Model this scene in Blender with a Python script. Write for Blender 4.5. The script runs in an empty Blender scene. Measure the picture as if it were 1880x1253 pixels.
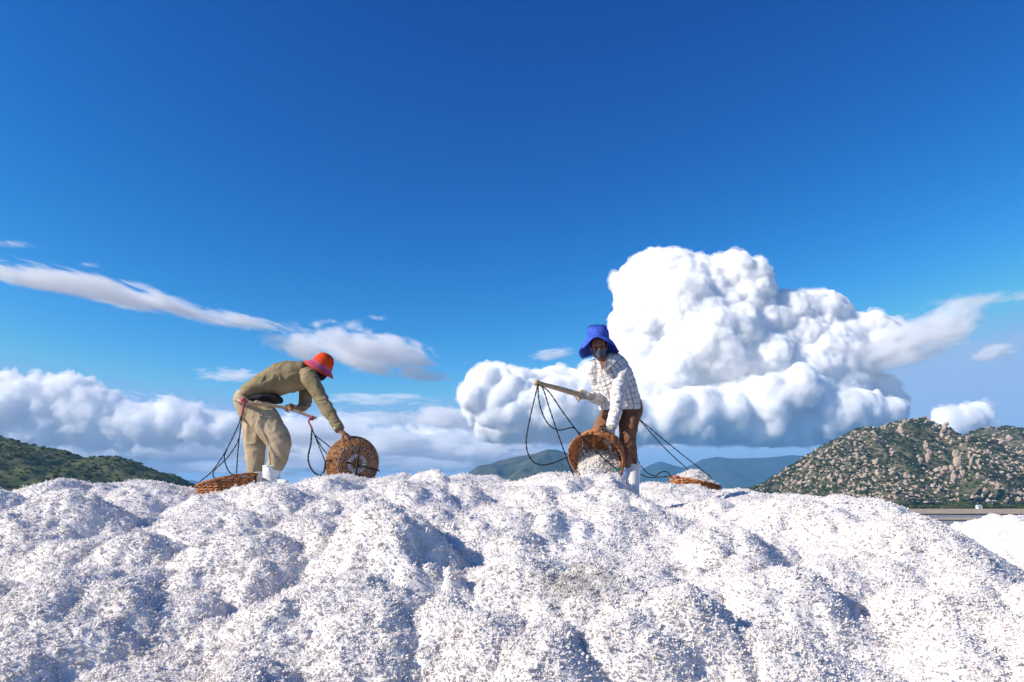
import bpy, bmesh, math, random
import numpy as np
from mathutils import Vector, Matrix

# ------------------------------------------------------------------ camera, sky, sun, exposure
scene = bpy.context.scene
CAMZ = 2.6
FPX = 1880 * 24.0 / 36.0
PITCH = math.atan((929 - 626.5) / FPX)
SUN_DIR = Vector((-0.80, -0.32, 0.51)).normalized()      # towards the sun

cam_data = bpy.data.cameras.new('camera')
cam_data.lens = 24.0
cam_data.sensor_width = 36.0
cam_data.clip_start = 0.05
cam_data.clip_end = 120000.0
cam = bpy.data.objects.new('camera', cam_data)
scene.collection.objects.link(cam)
cam.location = (0, 0, CAMZ)
cam.rotation_euler = (math.pi / 2 + PITCH, 0, 0)
scene.camera = cam

world = bpy.data.worlds.new('World')
scene.world = world
world.use_nodes = True
wn = world.node_tree.nodes
wl = world.node_tree.links
for n in list(wn):
    wn.remove(n)
w_out = wn.new('ShaderNodeOutputWorld')
w_bg = wn.new('ShaderNodeBackground')
w_sky = wn.new('ShaderNodeTexSky')
w_sky.sky_type = 'NISHITA'
w_sky.sun_disc = False
w_sky.sun_elevation = math.asin(SUN_DIR.z)
w_sky.sun_rotation = math.atan2(SUN_DIR.x, SUN_DIR.y)
w_sky.altitude = 0.0
w_sky.air_density = 1.0
w_sky.dust_density = 0.15
w_sky.ozone_density = 3.0
# polarised deep blue: a contrast curve per channel on the sky's own colour, the same in every direction
w_sep = wn.new('ShaderNodeSeparateColor')
w_com = wn.new('ShaderNodeCombineColor')
wl.new(w_sky.outputs[0], w_sep.inputs[0])
for ch, (gain, power, top) in enumerate(((0.066, 4.2, 5.0), (0.53, 2.0, 7.6), (1.52, 1.264, 11.8))):
    w_p = wn.new('ShaderNodeMath')
    w_p.operation = 'POWER'
    w_p.inputs[1].default_value = power
    w_g = wn.new('ShaderNodeMath')
    w_g.operation = 'MULTIPLY'
    w_g.inputs[1].default_value = gain
    w_m = wn.new('ShaderNodeMath')
    w_m.operation = 'MINIMUM'
    w_m.inputs[1].default_value = top
    wl.new(w_sep.outputs[ch], w_p.inputs[0])
    wl.new(w_p.outputs[0], w_g.inputs[0])
    wl.new(w_g.outputs[0], w_m.inputs[0])
    wl.new(w_m.outputs[0], w_com.inputs[ch])
w_bg.inputs['Strength'].default_value = 0.05
wl.new(w_com.outputs[0], w_bg.inputs['Color'])
wl.new(w_bg.outputs[0], w_out.inputs['Surface'])

sun_data = bpy.data.lights.new('sun', 'SUN')
sun_data.energy = 5.0
sun_data.angle = math.radians(0.53)
sun_data.color = (1.0, 0.915, 0.79)
sun = bpy.data.objects.new('sun', sun_data)
scene.collection.objects.link(sun)
sun.rotation_euler = SUN_DIR.to_track_quat('Z', 'Y').to_euler()
sun.location = (-20, -8, 30)

scene.view_settings.view_transform = 'Standard'
scene.view_settings.look = 'None'
scene.view_settings.gamma = 1.0
scene.view_settings.exposure = 0.50
scene.view_settings.use_curve_mapping = False

scene.render.engine = 'CYCLES'
cy = scene.cycles
cy.use_denoising = True
cy.max_bounces = 48
cy.diffuse_bounces = 14
cy.glossy_bounces = 3
cy.transmission_bounces = 4
cy.volume_bounces = 46
cy.transparent_max_bounces = 48
cy.use_adaptive_sampling = True
cy.adaptive_threshold = 0.015
cy.sample_clamp_indirect = 6.0

# ------------------------------------------------------------------ helpers
_CA, _SA = math.cos(PITCH), math.sin(PITCH)


def at(px, py, Y):
    """World point seen at photo pixel (px, py) at distance Y in front of the camera."""
    u = (px - 940.0) / FPX
    v = (626.5 - py) / FPX
    d = np.array([u, _CA - v * _SA, _SA + v * _CA])
    d = d * (Y / d[1])
    return np.array([d[0], d[1], d[2] + CAMZ])


def link(o, parent=None):
    scene.collection.objects.link(o)
    if parent is not None:
        o.parent = parent
    return o


def tag(o, label=None, cat=None, group=None, kind=None):
    if label:
        o['label'] = label
    if cat:
        o['category'] = cat
    if group:
        o['group'] = group
    if kind:
        o['kind'] = kind
    return o


def empty(name, loc=(0, 0, 0)):
    o = bpy.data.objects.new(name, None)
    o.location = loc
    return link(o)


def mesh_from(name, verts, faces, mat=None, parent=None, smooth=True):
    """One mesh object. verts Nx3 world coordinates; a parent's location is taken off."""
    me = bpy.data.meshes.new(name)
    v = np.asarray(verts, dtype=np.float64)
    if parent is not None:
        v = v - np.array(parent_origin(parent))
    if isinstance(faces, np.ndarray):
        f = np.ascontiguousarray(faces, dtype=np.int32)
        k = f.shape[1]
        me.vertices.add(len(v))
        me.vertices.foreach_set('co', v.astype(np.float32).ravel())
        me.loops.add(f.size)
        me.loops.foreach_set('vertex_index', f.ravel())
        me.polygons.add(len(f))
        me.polygons.foreach_set('loop_start', np.arange(0, f.size, k, dtype=np.int32))
        me.update(calc_edges=True)
        me.validate()
    else:
        me.from_pydata([tuple(p) for p in v], [], faces)
        me.update()
    if smooth:
        me.polygons.foreach_set('use_smooth', np.ones(len(me.polygons), dtype=bool))
    o = bpy.data.objects.new(name, me)
    if mat is not None:
        me.materials.append(mat)
    return link(o, parent)


def parent_origin(p):
    s = Vector((0, 0, 0))
    while p is not None:
        s = s + p.location
        p = p.parent
    return s


class MB:
    """Collects shapes; build() links them as one mesh object."""

    def __init__(self):
        self.v = []
        self.f = []

    def add(self, v, f):
        o = len(self.v)
        self.v.extend([tuple(p) for p in v])
        self.f.extend([tuple(i + o for i in q) for q in f])

    def build(self, name, mat, parent=None, smooth=True):
        return mesh_from(name, np.array(self.v), self.f, mat, parent, smooth)


def unit(v):
    v = np.asarray(v, float)
    return v / (np.linalg.norm(v) + 1e-12)


def smooth_path(pts, n):
    """Catmull-Rom through the points, n samples."""
    p = np.asarray(pts, float)
    if len(p) < 3:
        t = np.linspace(0, 1, n)[:, None]
        return p[0] * (1 - t) + p[-1] * t
    e = np.vstack([2 * p[0] - p[1], p, 2 * p[-1] - p[-2]])
    seg = len(p) - 1
    out = []
    for s in np.linspace(0, seg - 1e-9, n):
        i = int(s)
        t = s - i
        a, b, c, d = e[i], e[i + 1], e[i + 2], e[i + 3]
        out.append(0.5 * ((2 * b) + (-a + c) * t + (2 * a - 5 * b + 4 * c - d) * t * t + (-a + 3 * b - 3 * c + d) * t ** 3))
    return np.array(out)


def frames(path):
    """Tangent / two normals along a path, parallel transported."""
    p = np.asarray(path, float)
    T = np.gradient(p, axis=0)
    T /= np.linalg.norm(T, axis=1)[:, None] + 1e-12
    ref = np.array([0.0, 0, 1]) if abs(T[0][2]) < 0.9 else np.array([1.0, 0, 0])
    n = unit(np.cross(T[0], ref))
    N, B = [], []
    for t in T:
        n = unit(n - t * np.dot(n, t))
        N.append(n)
        B.append(np.cross(t, n))
    return T, np.array(N), np.array(B)


def tube(path, r, sides=6, closed=False, cap=True):
    """Verts and faces of a tube with radius r (number or one per point)."""
    p = np.asarray(path, float)
    n = len(p)
    r = np.broadcast_to(np.asarray(r, float), (n,))
    if closed:
        T = np.roll(p, -1, 0) - np.roll(p, 1, 0)
        T /= np.linalg.norm(T, axis=1)[:, None]
        c = p.mean(0)
        N = p - c
        N = N - T * (N * T).sum(1)[:, None]
        N /= np.linalg.norm(N, axis=1)[:, None] + 1e-9
        B = np.cross(T, N)
    else:
        T, N, B = frames(p)
    a = np.linspace(0, 2 * math.pi, sides, endpoint=False)
    ring = (N[:, None, :] * np.cos(a)[None, :, None] + B[:, None, :] * np.sin(a)[None, :, None]) * r[:, None, None]
    v = (p[:, None, :] + ring).reshape(-1, 3)
    f = []
    m = n if closed else n - 1
    for i in range(m):
        j = (i + 1) % n
        for k in range(sides):
            l = (k + 1) % sides
            f.append((i * sides + k, i * sides + l, j * sides + l, j * sides + k))
    if not closed and cap:
        f.append(tuple(range(sides))[::-1])
        f.append(tuple((n - 1) * sides + k for k in range(sides)))
    return v, f


# --- numpy noise
def _hash(ix, iy, iz, s):
    h = (ix.astype(np.int64) * 374761393 + iy.astype(np.int64) * 668265263 + iz.astype(np.int64) * 2147483647 + s * 974634777) & 0xFFFFFFFF
    h = ((h ^ (h >> 13)) * 1274126177) & 0xFFFFFFFF
    h = ((h ^ (h >> 16)) * 2246822519) & 0xFFFFFFFF
    return ((h ^ (h >> 15)) & 0xFFFFFF) / float(0x1000000)


def vnoise(p, s=0):
    """Value noise in [-1, 1], p Nx3."""
    i = np.floor(p).astype(np.int64)
    f = p - i
    u = f * f * f * (f * (f * 6 - 15) + 10)
    r = 0.0
    for dx in (0, 1):
        wx = u[:, 0] if dx else 1 - u[:, 0]
        for dy in (0, 1):
            wy = u[:, 1] if dy else 1 - u[:, 1]
            for dz in (0, 1):
                wz = u[:, 2] if dz else 1 - u[:, 2]
                r = r + wx * wy * wz * _hash(i[:, 0] + dx, i[:, 1] + dy, i[:, 2] + dz, s)
    return r * 2 - 1


def fbm(p, octaves=4, s=0, gain=0.5):
    a, t, r = 1.0, 0.0, 0.0
    for o in range(octaves):
        r = r + a * vnoise(p * (2.03 ** o) + 17.3 * o, s + o)
        t += a
        a *= gain
    return r / t


def ridged(p, octaves=4, s=0):
    a, t, r = 1.0, 0.0, 0.0
    for o in range(octaves):
        r = r + a * (1 - np.abs(vnoise(p * (2.07 ** o) + 9.1 * o, s + o)) * 2)
        t += a
        a *= 0.5
    return r / t


def voronoi(p, s=0, dims=3):
    """Distance to the nearest feature point."""
    i = np.floor(p).astype(np.int64)
    best = np.full(len(p), 9.0)
    zr = (-1, 0, 1) if dims == 3 else (0,)
    for dx in (-1, 0, 1):
        for dy in (-1, 0, 1):
            for dz in zr:
                cx, cy_, cz = i[:, 0] + dx, i[:, 1] + dy, i[:, 2] + dz
                qx = cx + _hash(cx, cy_, cz, s)
                qy = cy_ + _hash(cx, cy_, cz, s + 1)
                d = (qx - p[:, 0]) ** 2 + (qy - p[:, 1]) ** 2
                if dims == 3:
                    d = d + (cz + _hash(cx, cy_, cz, s + 2) - p[:, 2]) ** 2
                best = np.minimum(best, d)
    return np.sqrt(best)


def noise2(x, y, scale, octaves=3, s=0):
    p = np.stack([x * scale, y * scale, np.zeros_like(x) + 0.37], 1)
    return fbm(p, octaves, s)


def normals_of(v, f):
    a, b, c = v[f[:, 0]], v[f[:, 1]], v[f[:, 2]]
    n = np.cross(b - a, c - a)
    if f.shape[1] == 4:
        n = n + np.cross(c - a, v[f[:, 3]] - a)
    out = np.zeros_like(v)
    for k in range(f.shape[1]):
        np.add.at(out, f[:, k], n)
    return out / (np.linalg.norm(out, axis=1)[:, None] + 1e-12)


def laplace(v, f, n=1, lam=0.5):
    e = np.concatenate([f[:, [k, (k + 1) % f.shape[1]]] for k in range(f.shape[1])])
    for _ in range(n):
        s = np.zeros_like(v)
        c = np.zeros(len(v))
        np.add.at(s, e[:, 0], v[e[:, 1]])
        np.add.at(s, e[:, 1], v[e[:, 0]])
        np.add.at(c, e[:, 0], 1)
        np.add.at(c, e[:, 1], 1)
        v = v + lam * (s / np.maximum(c, 1)[:, None] - v)
    return v


def outer_shell(v, f):
    """Keeps the largest connected surface (drops pockets enclosed inside)."""
    lab = np.arange(len(v))
    while True:
        m = lab[f].min(1)
        new = lab.copy()
        for k in range(f.shape[1]):
            np.minimum.at(new, f[:, k], m)
        new = new[new]
        if (new == lab).all():
            break
        lab = new
    ids, cnt = np.unique(lab, return_counts=True)
    keep = lab == ids[cnt.argmax()]
    idx = np.cumsum(keep) - 1
    return v[keep], idx[f[keep[f[:, 0]]]]


def remesh(v, f, voxel):
    """Union of closed shapes as one quad surface: (verts, quads)."""
    me = bpy.data.meshes.new('tmp')
    me.from_pydata([tuple(p) for p in v], [], f)
    o = bpy.data.objects.new('tmp', me)
    scene.collection.objects.link(o)
    m = o.modifiers.new('r', 'REMESH')
    m.mode = 'VOXEL'
    m.voxel_size = voxel
    m.adaptivity = 0.0
    dg = bpy.context.evaluated_depsgraph_get()
    e = o.evaluated_get(dg)
    em = e.to_mesh()
    vv = np.empty(len(em.vertices) * 3, np.float32)
    em.vertices.foreach_get('co', vv)
    nl = len(em.loops)
    li = np.empty(nl, np.int32)
    em.loops.foreach_get('vertex_index', li)
    e.to_mesh_clear()
    bpy.data.objects.remove(o)
    bpy.data.meshes.remove(me)
    return vv.reshape(-1, 3).astype(np.float64), li.reshape(-1, 4)


_ICO = {}


def ico(sub):
    if sub not in _ICO:
        bm = bmesh.new()
        bmesh.ops.create_icosphere(bm, subdivisions=sub, radius=1.0)
        v = np.array([p.co[:] for p in bm.verts])
        f = [tuple(x.index for x in q.verts) for q in bm.faces]
        bm.free()
        _ICO[sub] = (v, f)
    return _ICO[sub]


# --- materials
def new_mat(name):
    m = bpy.data.materials.new(name)
    m.use_nodes = True
    nt = m.node_tree
    b = nt.nodes['Principled BSDF']
    return m, nt, b


def N(nt, kind, **kw):
    n = nt.nodes.new(kind)
    for k, v in kw.items():
        if k in n.inputs:
            n.inputs[k].default_value = v
        else:
            setattr(n, k, v)
    return n


def ramp(nt, stops):
    n = nt.nodes.new('ShaderNodeValToRGB')
    e = n.color_ramp.elements
    while len(e) < len(stops):
        e.new(0.5)
    for k, (p, c) in enumerate(stops):
        e[k].position = p
        e[k].color = (c[0], c[1], c[2], 1)
    return n


def mottled(name, c1, c2, scale, rough=0.8, bump=0.0, bscale=None, detail=5, spec=0.3, coords='Object'):
    m, nt, b = new_mat(name)
    tc = N(nt, 'ShaderNodeTexCoord')
    no = N(nt, 'ShaderNodeTexNoise', Scale=scale, Detail=detail)
    nt.links.new(tc.outputs[coords], no.inputs['Vector'])
    r = ramp(nt, [(0.3, c1), (0.7, c2)])
    nt.links.new(no.outputs['Fac'], r.inputs['Fac'])
    nt.links.new(r.outputs['Color'], b.inputs['Base Color'])
    b.inputs['Roughness'].default_value = rough
    b.inputs['Specular IOR Level'].default_value = spec
    if bump:
        n2 = N(nt, 'ShaderNodeTexNoise', Scale=bscale or scale * 6, Detail=4)
        nt.links.new(tc.outputs[coords], n2.inputs['Vector'])
        bu = N(nt, 'ShaderNodeBump', Strength=bump)
        nt.links.new(n2.outputs['Fac'], bu.inputs['Height'])
        nt.links.new(bu.outputs['Normal'], b.inputs['Normal'])
    return m

# ------------------------------------------------------------------ ground, salt pans, hills
def grid_mesh(name, X, Y, Z, mat, parent=None):
    r, c = X.shape
    v = np.stack([X.ravel(), Y.ravel(), Z.ravel()], 1)
    i = np.arange(r * c).reshape(r, c)
    f = np.stack([i[:-1, :-1].ravel(), i[:-1, 1:].ravel(), i[1:, 1:].ravel(), i[1:, :-1].ravel()], 1)
    return mesh_from(name, v, f, mat, parent)


def scatter(name, pts, scale, rot, proto, parent=None):
    """Copies of one small shape at given points (ground cover nobody could count)."""
    me = bpy.data.meshes.new(name)
    me.vertices.add(len(pts))
    me.vertices.foreach_set('co', np.asarray(pts, np.float32).ravel())
    a = me.attributes.new('size', 'FLOAT_VECTOR', 'POINT')
    a.data.foreach_set('vector', np.asarray(scale, np.float32).ravel())
    a = me.attributes.new('turn', 'FLOAT_VECTOR', 'POINT')
    a.data.foreach_set('vector', np.asarray(rot, np.float32).ravel())
    o = link(bpy.data.objects.new(name, me), parent)
    o['kind'] = 'stuff'
    ng = bpy.data.node_groups.new(name, 'GeometryNodeTree')
    ng.interface.new_socket('Geometry', in_out='INPUT', socket_type='NodeSocketGeometry')
    ng.interface.new_socket('Geometry', in_out='OUTPUT', socket_type='NodeSocketGeometry')
    gi = ng.nodes.new('NodeGroupInput')
    go = ng.nodes.new('NodeGroupOutput')
    inst = ng.nodes.new('GeometryNodeInstanceOnPoints')
    info = ng.nodes.new('GeometryNodeObjectInfo')
    info.inputs['Object'].default_value = proto
    for attr, sock in (('size', 'Scale'), ('turn', 'Rotation')):
        na = ng.nodes.new('GeometryNodeInputNamedAttribute')
        na.data_type = 'FLOAT_VECTOR'
        na.inputs['Name'].default_value = attr
        ng.links.new(na.outputs['Attribute'], inst.inputs[sock])
    ng.links.new(gi.outputs[0], inst.inputs['Points'])
    ng.links.new(info.outputs['Geometry'], inst.inputs['Instance'])
    ng.links.new(inst.outputs[0], go.inputs[0])
    md = o.modifiers.new('scatter', 'NODES')
    md.node_group = ng
    return o


def shape_proto(name, v, f, mat, smooth=False):
    me = bpy.data.meshes.new(name)
    me.from_pydata([tuple(p) for p in v], [], f)
    me.update()
    if smooth:
        me.polygons.foreach_set('use_smooth', np.ones(len(me.polygons), dtype=bool))
    me.materials.append(mat)
    return bpy.data.objects.new(name, me)          # never linked to the scene


def leaf_clump(seed, n=90):
    """A bush: small leaf faces spread through a lobed crown."""
    rng = np.random.default_rng(seed)
    v, f = [], []
    lobes = [(rng.normal(0, 0.42, 3) * (1, 1, 0.5) + (0, 0, 0.45), rng.uniform(0.35, 0.6)) for _ in range(6)]
    for k in range(n):
        c, r = lobes[k % 6]
        d = unit(rng.normal(0, 1, 3))
        d[2] = abs(d[2]) * 1.1 - 0.15
        p = c + d * r * rng.uniform(0.7, 1.05)
        a = unit(np.cross(d, rng.normal(0, 1, 3))) * rng.uniform(0.14, 0.26)
        b = unit(np.cross(a, d + rng.normal(0, 0.5, 3))) * rng.uniform(0.12, 0.22)
        o = len(v)
        v += [p - a, p + b, p + a, p - b]
        f.append((o, o + 1, o + 2, o + 3))
    cv, cf = ico(1)
    for c, r in lobes:
        o = len(v)
        v += list(c + cv * r * 0.72)
        f += [tuple(i + o for i in q) for q in cf]
    return np.array(v), f


def rock_shape(seed, sub=2, rough=0.35, tall=1.0):
    rng = np.random.default_rng(seed)
    v, f = ico(sub)
    v = v.copy()
    for _ in range(9):                       # chip flat faces off
        d = unit(rng.normal(0, 1, 3))
        h = rng.uniform(0.62, 0.9)
        k = v @ d
        v = v - np.outer(np.maximum(k - h, 0) * 0.9, d)
    v = v * (1 + rough * fbm(v * 1.7 + seed * 3.1, 3, seed))[:, None]
    return v * np.array([1, 0.9, tall]), f


M_SCRUB1 = mottled('scrub_green', (0.065, 0.112, 0.024), (0.155, 0.21, 0.052), 0.02, 0.8, coords='Object', spec=0.1)
M_SCRUB2 = mottled('scrub_olive', (0.09, 0.112, 0.030), (0.19, 0.205, 0.068), 0.02, 0.8, coords='Object', spec=0.1)
M_SCRUB3 = mottled('scrub_dark', (0.026, 0.050, 0.018), (0.055, 0.088, 0.032), 0.02, 0.8, coords='Object', spec=0.1)
for m in (M_SCRUB1, M_SCRUB2, M_SCRUB3):                # thin leaves let light through
    nt = m.node_tree
    b = nt.nodes['Principled BSDF']
    tl = N(nt, 'ShaderNodeBsdfTranslucent')
    mx = N(nt, 'ShaderNodeMixShader', Fac=0.42)
    src = b.inputs['Base Color'].links[0].from_socket
    nt.links.new(src, tl.inputs['Color'])
    nt.links.new(b.outputs[0], mx.inputs[1])
    nt.links.new(tl.outputs[0], mx.inputs[2])
    nt.links.new(mx.outputs[0], nt.nodes['Material Output'].inputs['Surface'])
M_GRANITE = mottled('granite', (0.30, 0.225, 0.175), (0.52, 0.42, 0.34), 0.8, 0.9, bump=0.4, bscale=3.0, spec=0.2)
M_EARTHG = mottled('hill_earth', (0.055, 0.080, 0.026), (0.15, 0.145, 0.062), 0.03, 0.95, spec=0.1, detail=8)
M_EARTHR = mottled('rocky_earth', (0.034, 0.046, 0.022), (0.155, 0.135, 0.09), 0.05, 0.95, spec=0.1, detail=9)
M_FAR = mottled('far_forest', (0.014, 0.026, 0.012), (0.040, 0.050, 0.026), 0.004, 0.95, spec=0.05, detail=8)
M_MID = mottled('mountain_forest', (0.022, 0.040, 0.014), (0.10, 0.095, 0.06), 0.008, 0.95, spec=0.05, detail=9)


def ridge_fn(pts, Yr):
    w = np.array([at(px, py, Yr) for px, py in pts])
    return lambda x: np.interp(x, w[:, 0], w[:, 2], left=0.0, right=0.0), w[0, 0], w[-1, 0]


def hill_height(pts, Yr, Wf, Wb, amp, scale, seed):
    zr, x0, x1 = ridge_fn(pts, Yr)

    def fn(x, y):
        t = np.where(y < Yr, (Yr - y) / Wf, (y - Yr) / Wb)
        t = np.clip(t, 0, 1)
        fall = 1 - t ** 1.25 * (1.0 - 0.0 * t)
        fall = np.where(t < 1, fall, 0)
        base = zr(x + 0.12 * (Yr - y))
        p = np.stack([x / scale, y / scale, np.zeros_like(x)], 1)
        g = ridged(p * np.array([1.0, 0.55, 1]), 4, seed) * 0.7 + fbm(p * 2.3, 4, seed + 20) * 0.5
        env = np.clip(4 * t * (1 - t) + 0.10, 0, 1) * np.clip(base / (0.3 * zr(x).max() + 1), 0, 1)
        return base * fall + (g - 0.62) * amp * env - 0.6
    return fn, x0, x1


def hill(name, pts, Yr, Wf, Wb, nx, ny, mat, amp, scale, seed):
    fn, x0, x1 = hill_height(pts, Yr, Wf, Wb, amp, scale, seed)
    gx = np.linspace(x0 - 10, x1 + 10, nx)
    gy = np.linspace(Yr - Wf, Yr + Wb, ny)
    X, Yg = np.meshgrid(gx, gy)
    Z = fn(X.ravel(), Yg.ravel()).reshape(X.shape)
    Z[0, :] = -1.5
    Z[-1, :] = -1.5
    o = grid_mesh(name, X, Yg, Z, mat)
    o['kind'] = 'structure'
    return o, fn


# plain, reaching the horizon
M_PLAIN = mottled('plain_earth', (0.16, 0.125, 0.085), (0.27, 0.22, 0.155), 0.05, 0.95, spec=0.1, detail=8)
g = 60000.0
plain = mesh_from('ground', [(-g, -g, -0.05), (g, -g, -0.05), (g, g, -0.05), (-g, g, -0.05)], [(0, 1, 2, 3)], M_PLAIN)
plain['kind'] = 'structure'

# shallow brine in the salt pans
m, nt, b = new_mat('brine')
b.inputs['Base Color'].default_value = (0.23, 0.195, 0.17, 1)
b.inputs['Roughness'].default_value = 0.28
b.inputs['IOR'].default_value = 1.33
tc = N(nt, 'ShaderNodeTexCoord')
no = N(nt, 'ShaderNodeTexNoise', Scale=1.3, Detail=5)
nt.links.new(tc.outputs['Object'], no.inputs['Vector'])
bu = N(nt, 'ShaderNodeBump', Strength=0.35, Distance=0.05)
nt.links.new(no.outputs['Fac'], bu.inputs['Height'])
nt.links.new(bu.outputs['Normal'], b.inputs['Normal'])
M_BRINE = m
M_DYKE = mottled('dyke_mud', (0.24, 0.185, 0.13), (0.52, 0.43, 0.33), 0.12, 0.95, bump=0.5, bscale=0.9, spec=0.1, detail=8)
M_DARKMUD = mottled('wet_mud', (0.025, 0.02, 0.018), (0.06, 0.048, 0.04), 0.3, 0.7, spec=0.3)


def strip(name, ya, yb, z, mat, x0=-60, x1=420, h=0.0, seed=1, wob=1.0):
    """A long low dyke, or a sheet when h is 0, running across the pans."""
    xs = np.linspace(x0, x1, 240)
    w1 = np.array([vnoise(np.array([[x / 17.0, 0.3, seed]]), seed)[0] for x in xs]) * wob
    w2 = np.array([vnoise(np.array([[x / 13.0, 0.7, seed]]), seed + 3)[0] for x in xs]) * wob
    hh = h * (0.8 + 0.4 * np.array([vnoise(np.array([[x / 9.0, 1.7, seed]]), seed + 5)[0] for x in xs]))
    if h > 0:
        rows = [(ya + w1, 0 * hh - 0.1), (ya + w1 + 0.25 * (yb - ya), hh), (yb + w2 - 0.25 * (yb - ya), hh), (yb + w2, 0 * hh - 0.1)]
    else:
        rows = [(ya + w1 * 0, 0 * hh), (yb + w2 * 0, 0 * hh)]
    X = np.array([xs for _ in rows])
    Y_ = np.array([r[0] for r in rows])
    Z = np.array([r[1] + z for r in rows])
    o = grid_mesh(name, X, Y_, Z, mat)
    o['kind'] = 'structure'
    return o


strip('salt_pan_water', 18, 128, 0.0, M_BRINE)
strip('dyke', 128, 146, 0.0, M_DYKE, h=0.30, seed=2, wob=1.6)
strip('salt_pan_water', 150, 205, 0.0, M_BRINE)
strip('dyke', 205, 262, 0.0, M_DYKE, h=0.42, seed=7, wob=4)
strip('mud_bank', 202, 207, 0.01, M_DARKMUD, h=0.35, seed=9, wob=3)
strip('mud_bank', 125.5, 129.5, 0.01, M_DARKMUD, h=0.22, seed=11, wob=1.4)
strip('mud_flat', 262, 620, 0.03, M_DYKE, x1=900)

# left green hill
GH = [(-420, 800), (-300, 776), (-180, 768), (-80, 782), (0, 799), (39, 811), (79, 821), (110, 823), (134, 831), (157, 841), (193, 837), (220, 839), (252, 847), (291, 866), (326, 884), (366, 906), (410, 930)]
green_hill, gh = hill('green_hill', GH, 1000.0, 380.0, 300.0, 220, 140, M_EARTHG, 24, 110.0, 4)
rng = np.random.default_rng(5)
bush_protos = [shape_proto('bush_shape', *leaf_clump(1), M_SCRUB1), shape_proto('bush_shape', *leaf_clump(2), M_SCRUB2), shape_proto('bush_shape', *leaf_clump(3), M_SCRUB3)]


def cover(name, fn, x0, x1, y0, y1, n, smin, smax, proto, seed, zmin=1.0, thin=None, flat=0.75, label=None):
    r = np.random.default_rng(seed)
    x = r.uniform(x0, x1, n)
    y = r.uniform(y0, y1, n)
    z = fn(x, y)
    k = z > zmin
    if thin is not None:
        k &= thin(x, y) > r.uniform(0, 1, n)
    x, y, z = x[k], y[k], z[k]
    s = r.uniform(0, 1, len(x)) ** 2.6 * (smax - smin) + smin
    sc = np.stack([s, s, s * flat * r.uniform(0.7, 1.2, len(x))], 1)
    rt = np.stack([r.normal(0, 0.12, len(x)), r.normal(0, 0.12, len(x)), r.uniform(0, 6.28, len(x))], 1)
    o = scatter(name, np.stack([x, y, z - 0.2 * s], 1), sc, rt, proto)
    tag(o, label, 'bushes')
    return o


clump = lambda s, sc, lo: (lambda x, y: np.clip(lo + 1.6 * noise2(x, y, 1.0 / sc, 3, s), 0, 1))
for k, (sd, n, lo) in enumerate(((21, 6000, 0.62), (22, 6500, 0.62), (23, 1800, 0.3))):
    cover('hill_bushes', gh, -1180, -440, 620, 1120, n, 2.0, 4.6, bush_protos[k], sd, 1.0, clump(sd, 60, lo), 0.7,
          ['mid green bushes covering the left hillside', 'olive bushes scattered over the left hillside', 'dark green bushes in the hollows of the left hillside'][k])

# right rocky hills
RH = [(1340, 930), (1357, 900), (1397, 889), (1440, 861), (1484, 833), (1527, 808), (1570, 784), (1593, 782), (1613, 785), (1650, 771), (1670, 769), (1699, 766), (1728, 781), (1756, 794), (1774, 800), (1815, 822), (1870, 850), (1930, 880), (2000, 930)]
rocky_hill, rh = hill('rocky_hill', RH, 1500.0, 430.0, 330.0, 260, 170, M_EARTHR, 46, 120.0, 8)
RH2 = [(1640, 930), (1700, 860), (1760, 803), (1800, 785), (1828, 781), (1848, 778), (1880, 785), (1960, 806), (2060, 850), (2200, 930)]
rocky_hill2, rh2 = hill('rocky_hill', RH2, 1800.0, 520.0, 300.0, 200, 140, M_EARTHR, 46, 130.0, 12)
rock_protos = [shape_proto('rock_shape', *rock_shape(s, 1, 0.4, t), M_GRANITE) for s, t in ((1, 0.8), (2, 1.1))]
for q, (fn, x0, x1, y0, y1, m_) in enumerate(((rh, 470, 1270, 1075, 1560, 1.0), (rh2, 960, 1900, 1290, 1860, 0.8))):
    for k in range(2):
        cover('hillside_rocks', fn, x0, x1, y0, y1, int(12500 * m_), 0.8, 5.6, rock_protos[k], 40 + k + 5 * q, 6.0, lambda x, y, k=k: np.clip(0.28 + 2.6 * noise2(x, y, 1.0 / 75, 4, 45 + k), 0.04, 1), 1.0,
              ['pale granite rocks strewn over the rocky hill', 'pale upright rocks strewn over the rocky hill'][k] + (' behind' if q else ''))
    for k in range(3):
        cover('hillside_scrub', fn, x0, x1, y0, y1, int(11500 * m_), 1.8, 4.8, bush_protos[k], 50 + k + 5 * q, 1.0, clump(57 + k, 50, 0.7), 0.75,
              ['mid green scrub', 'olive scrub', 'dark green scrub'][k] + (' on the rear rocky hill' if q else ' between the rocks of the rocky hill'))
# shore scrub belt below the rocky hill
for k in range(3):
    cover('shore_scrub', lambda x, y: 0 * x + 0.4, 300, 1500, 640, 1090, 5000, 1.8, 4.4, bush_protos[k], 70 + k, 0.0, clump(77 + k, 90, 0.6), 0.8,
          ['mid green', 'olive', 'dark green'][k] + ' scrub along the shore below the rocky hill')

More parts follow.
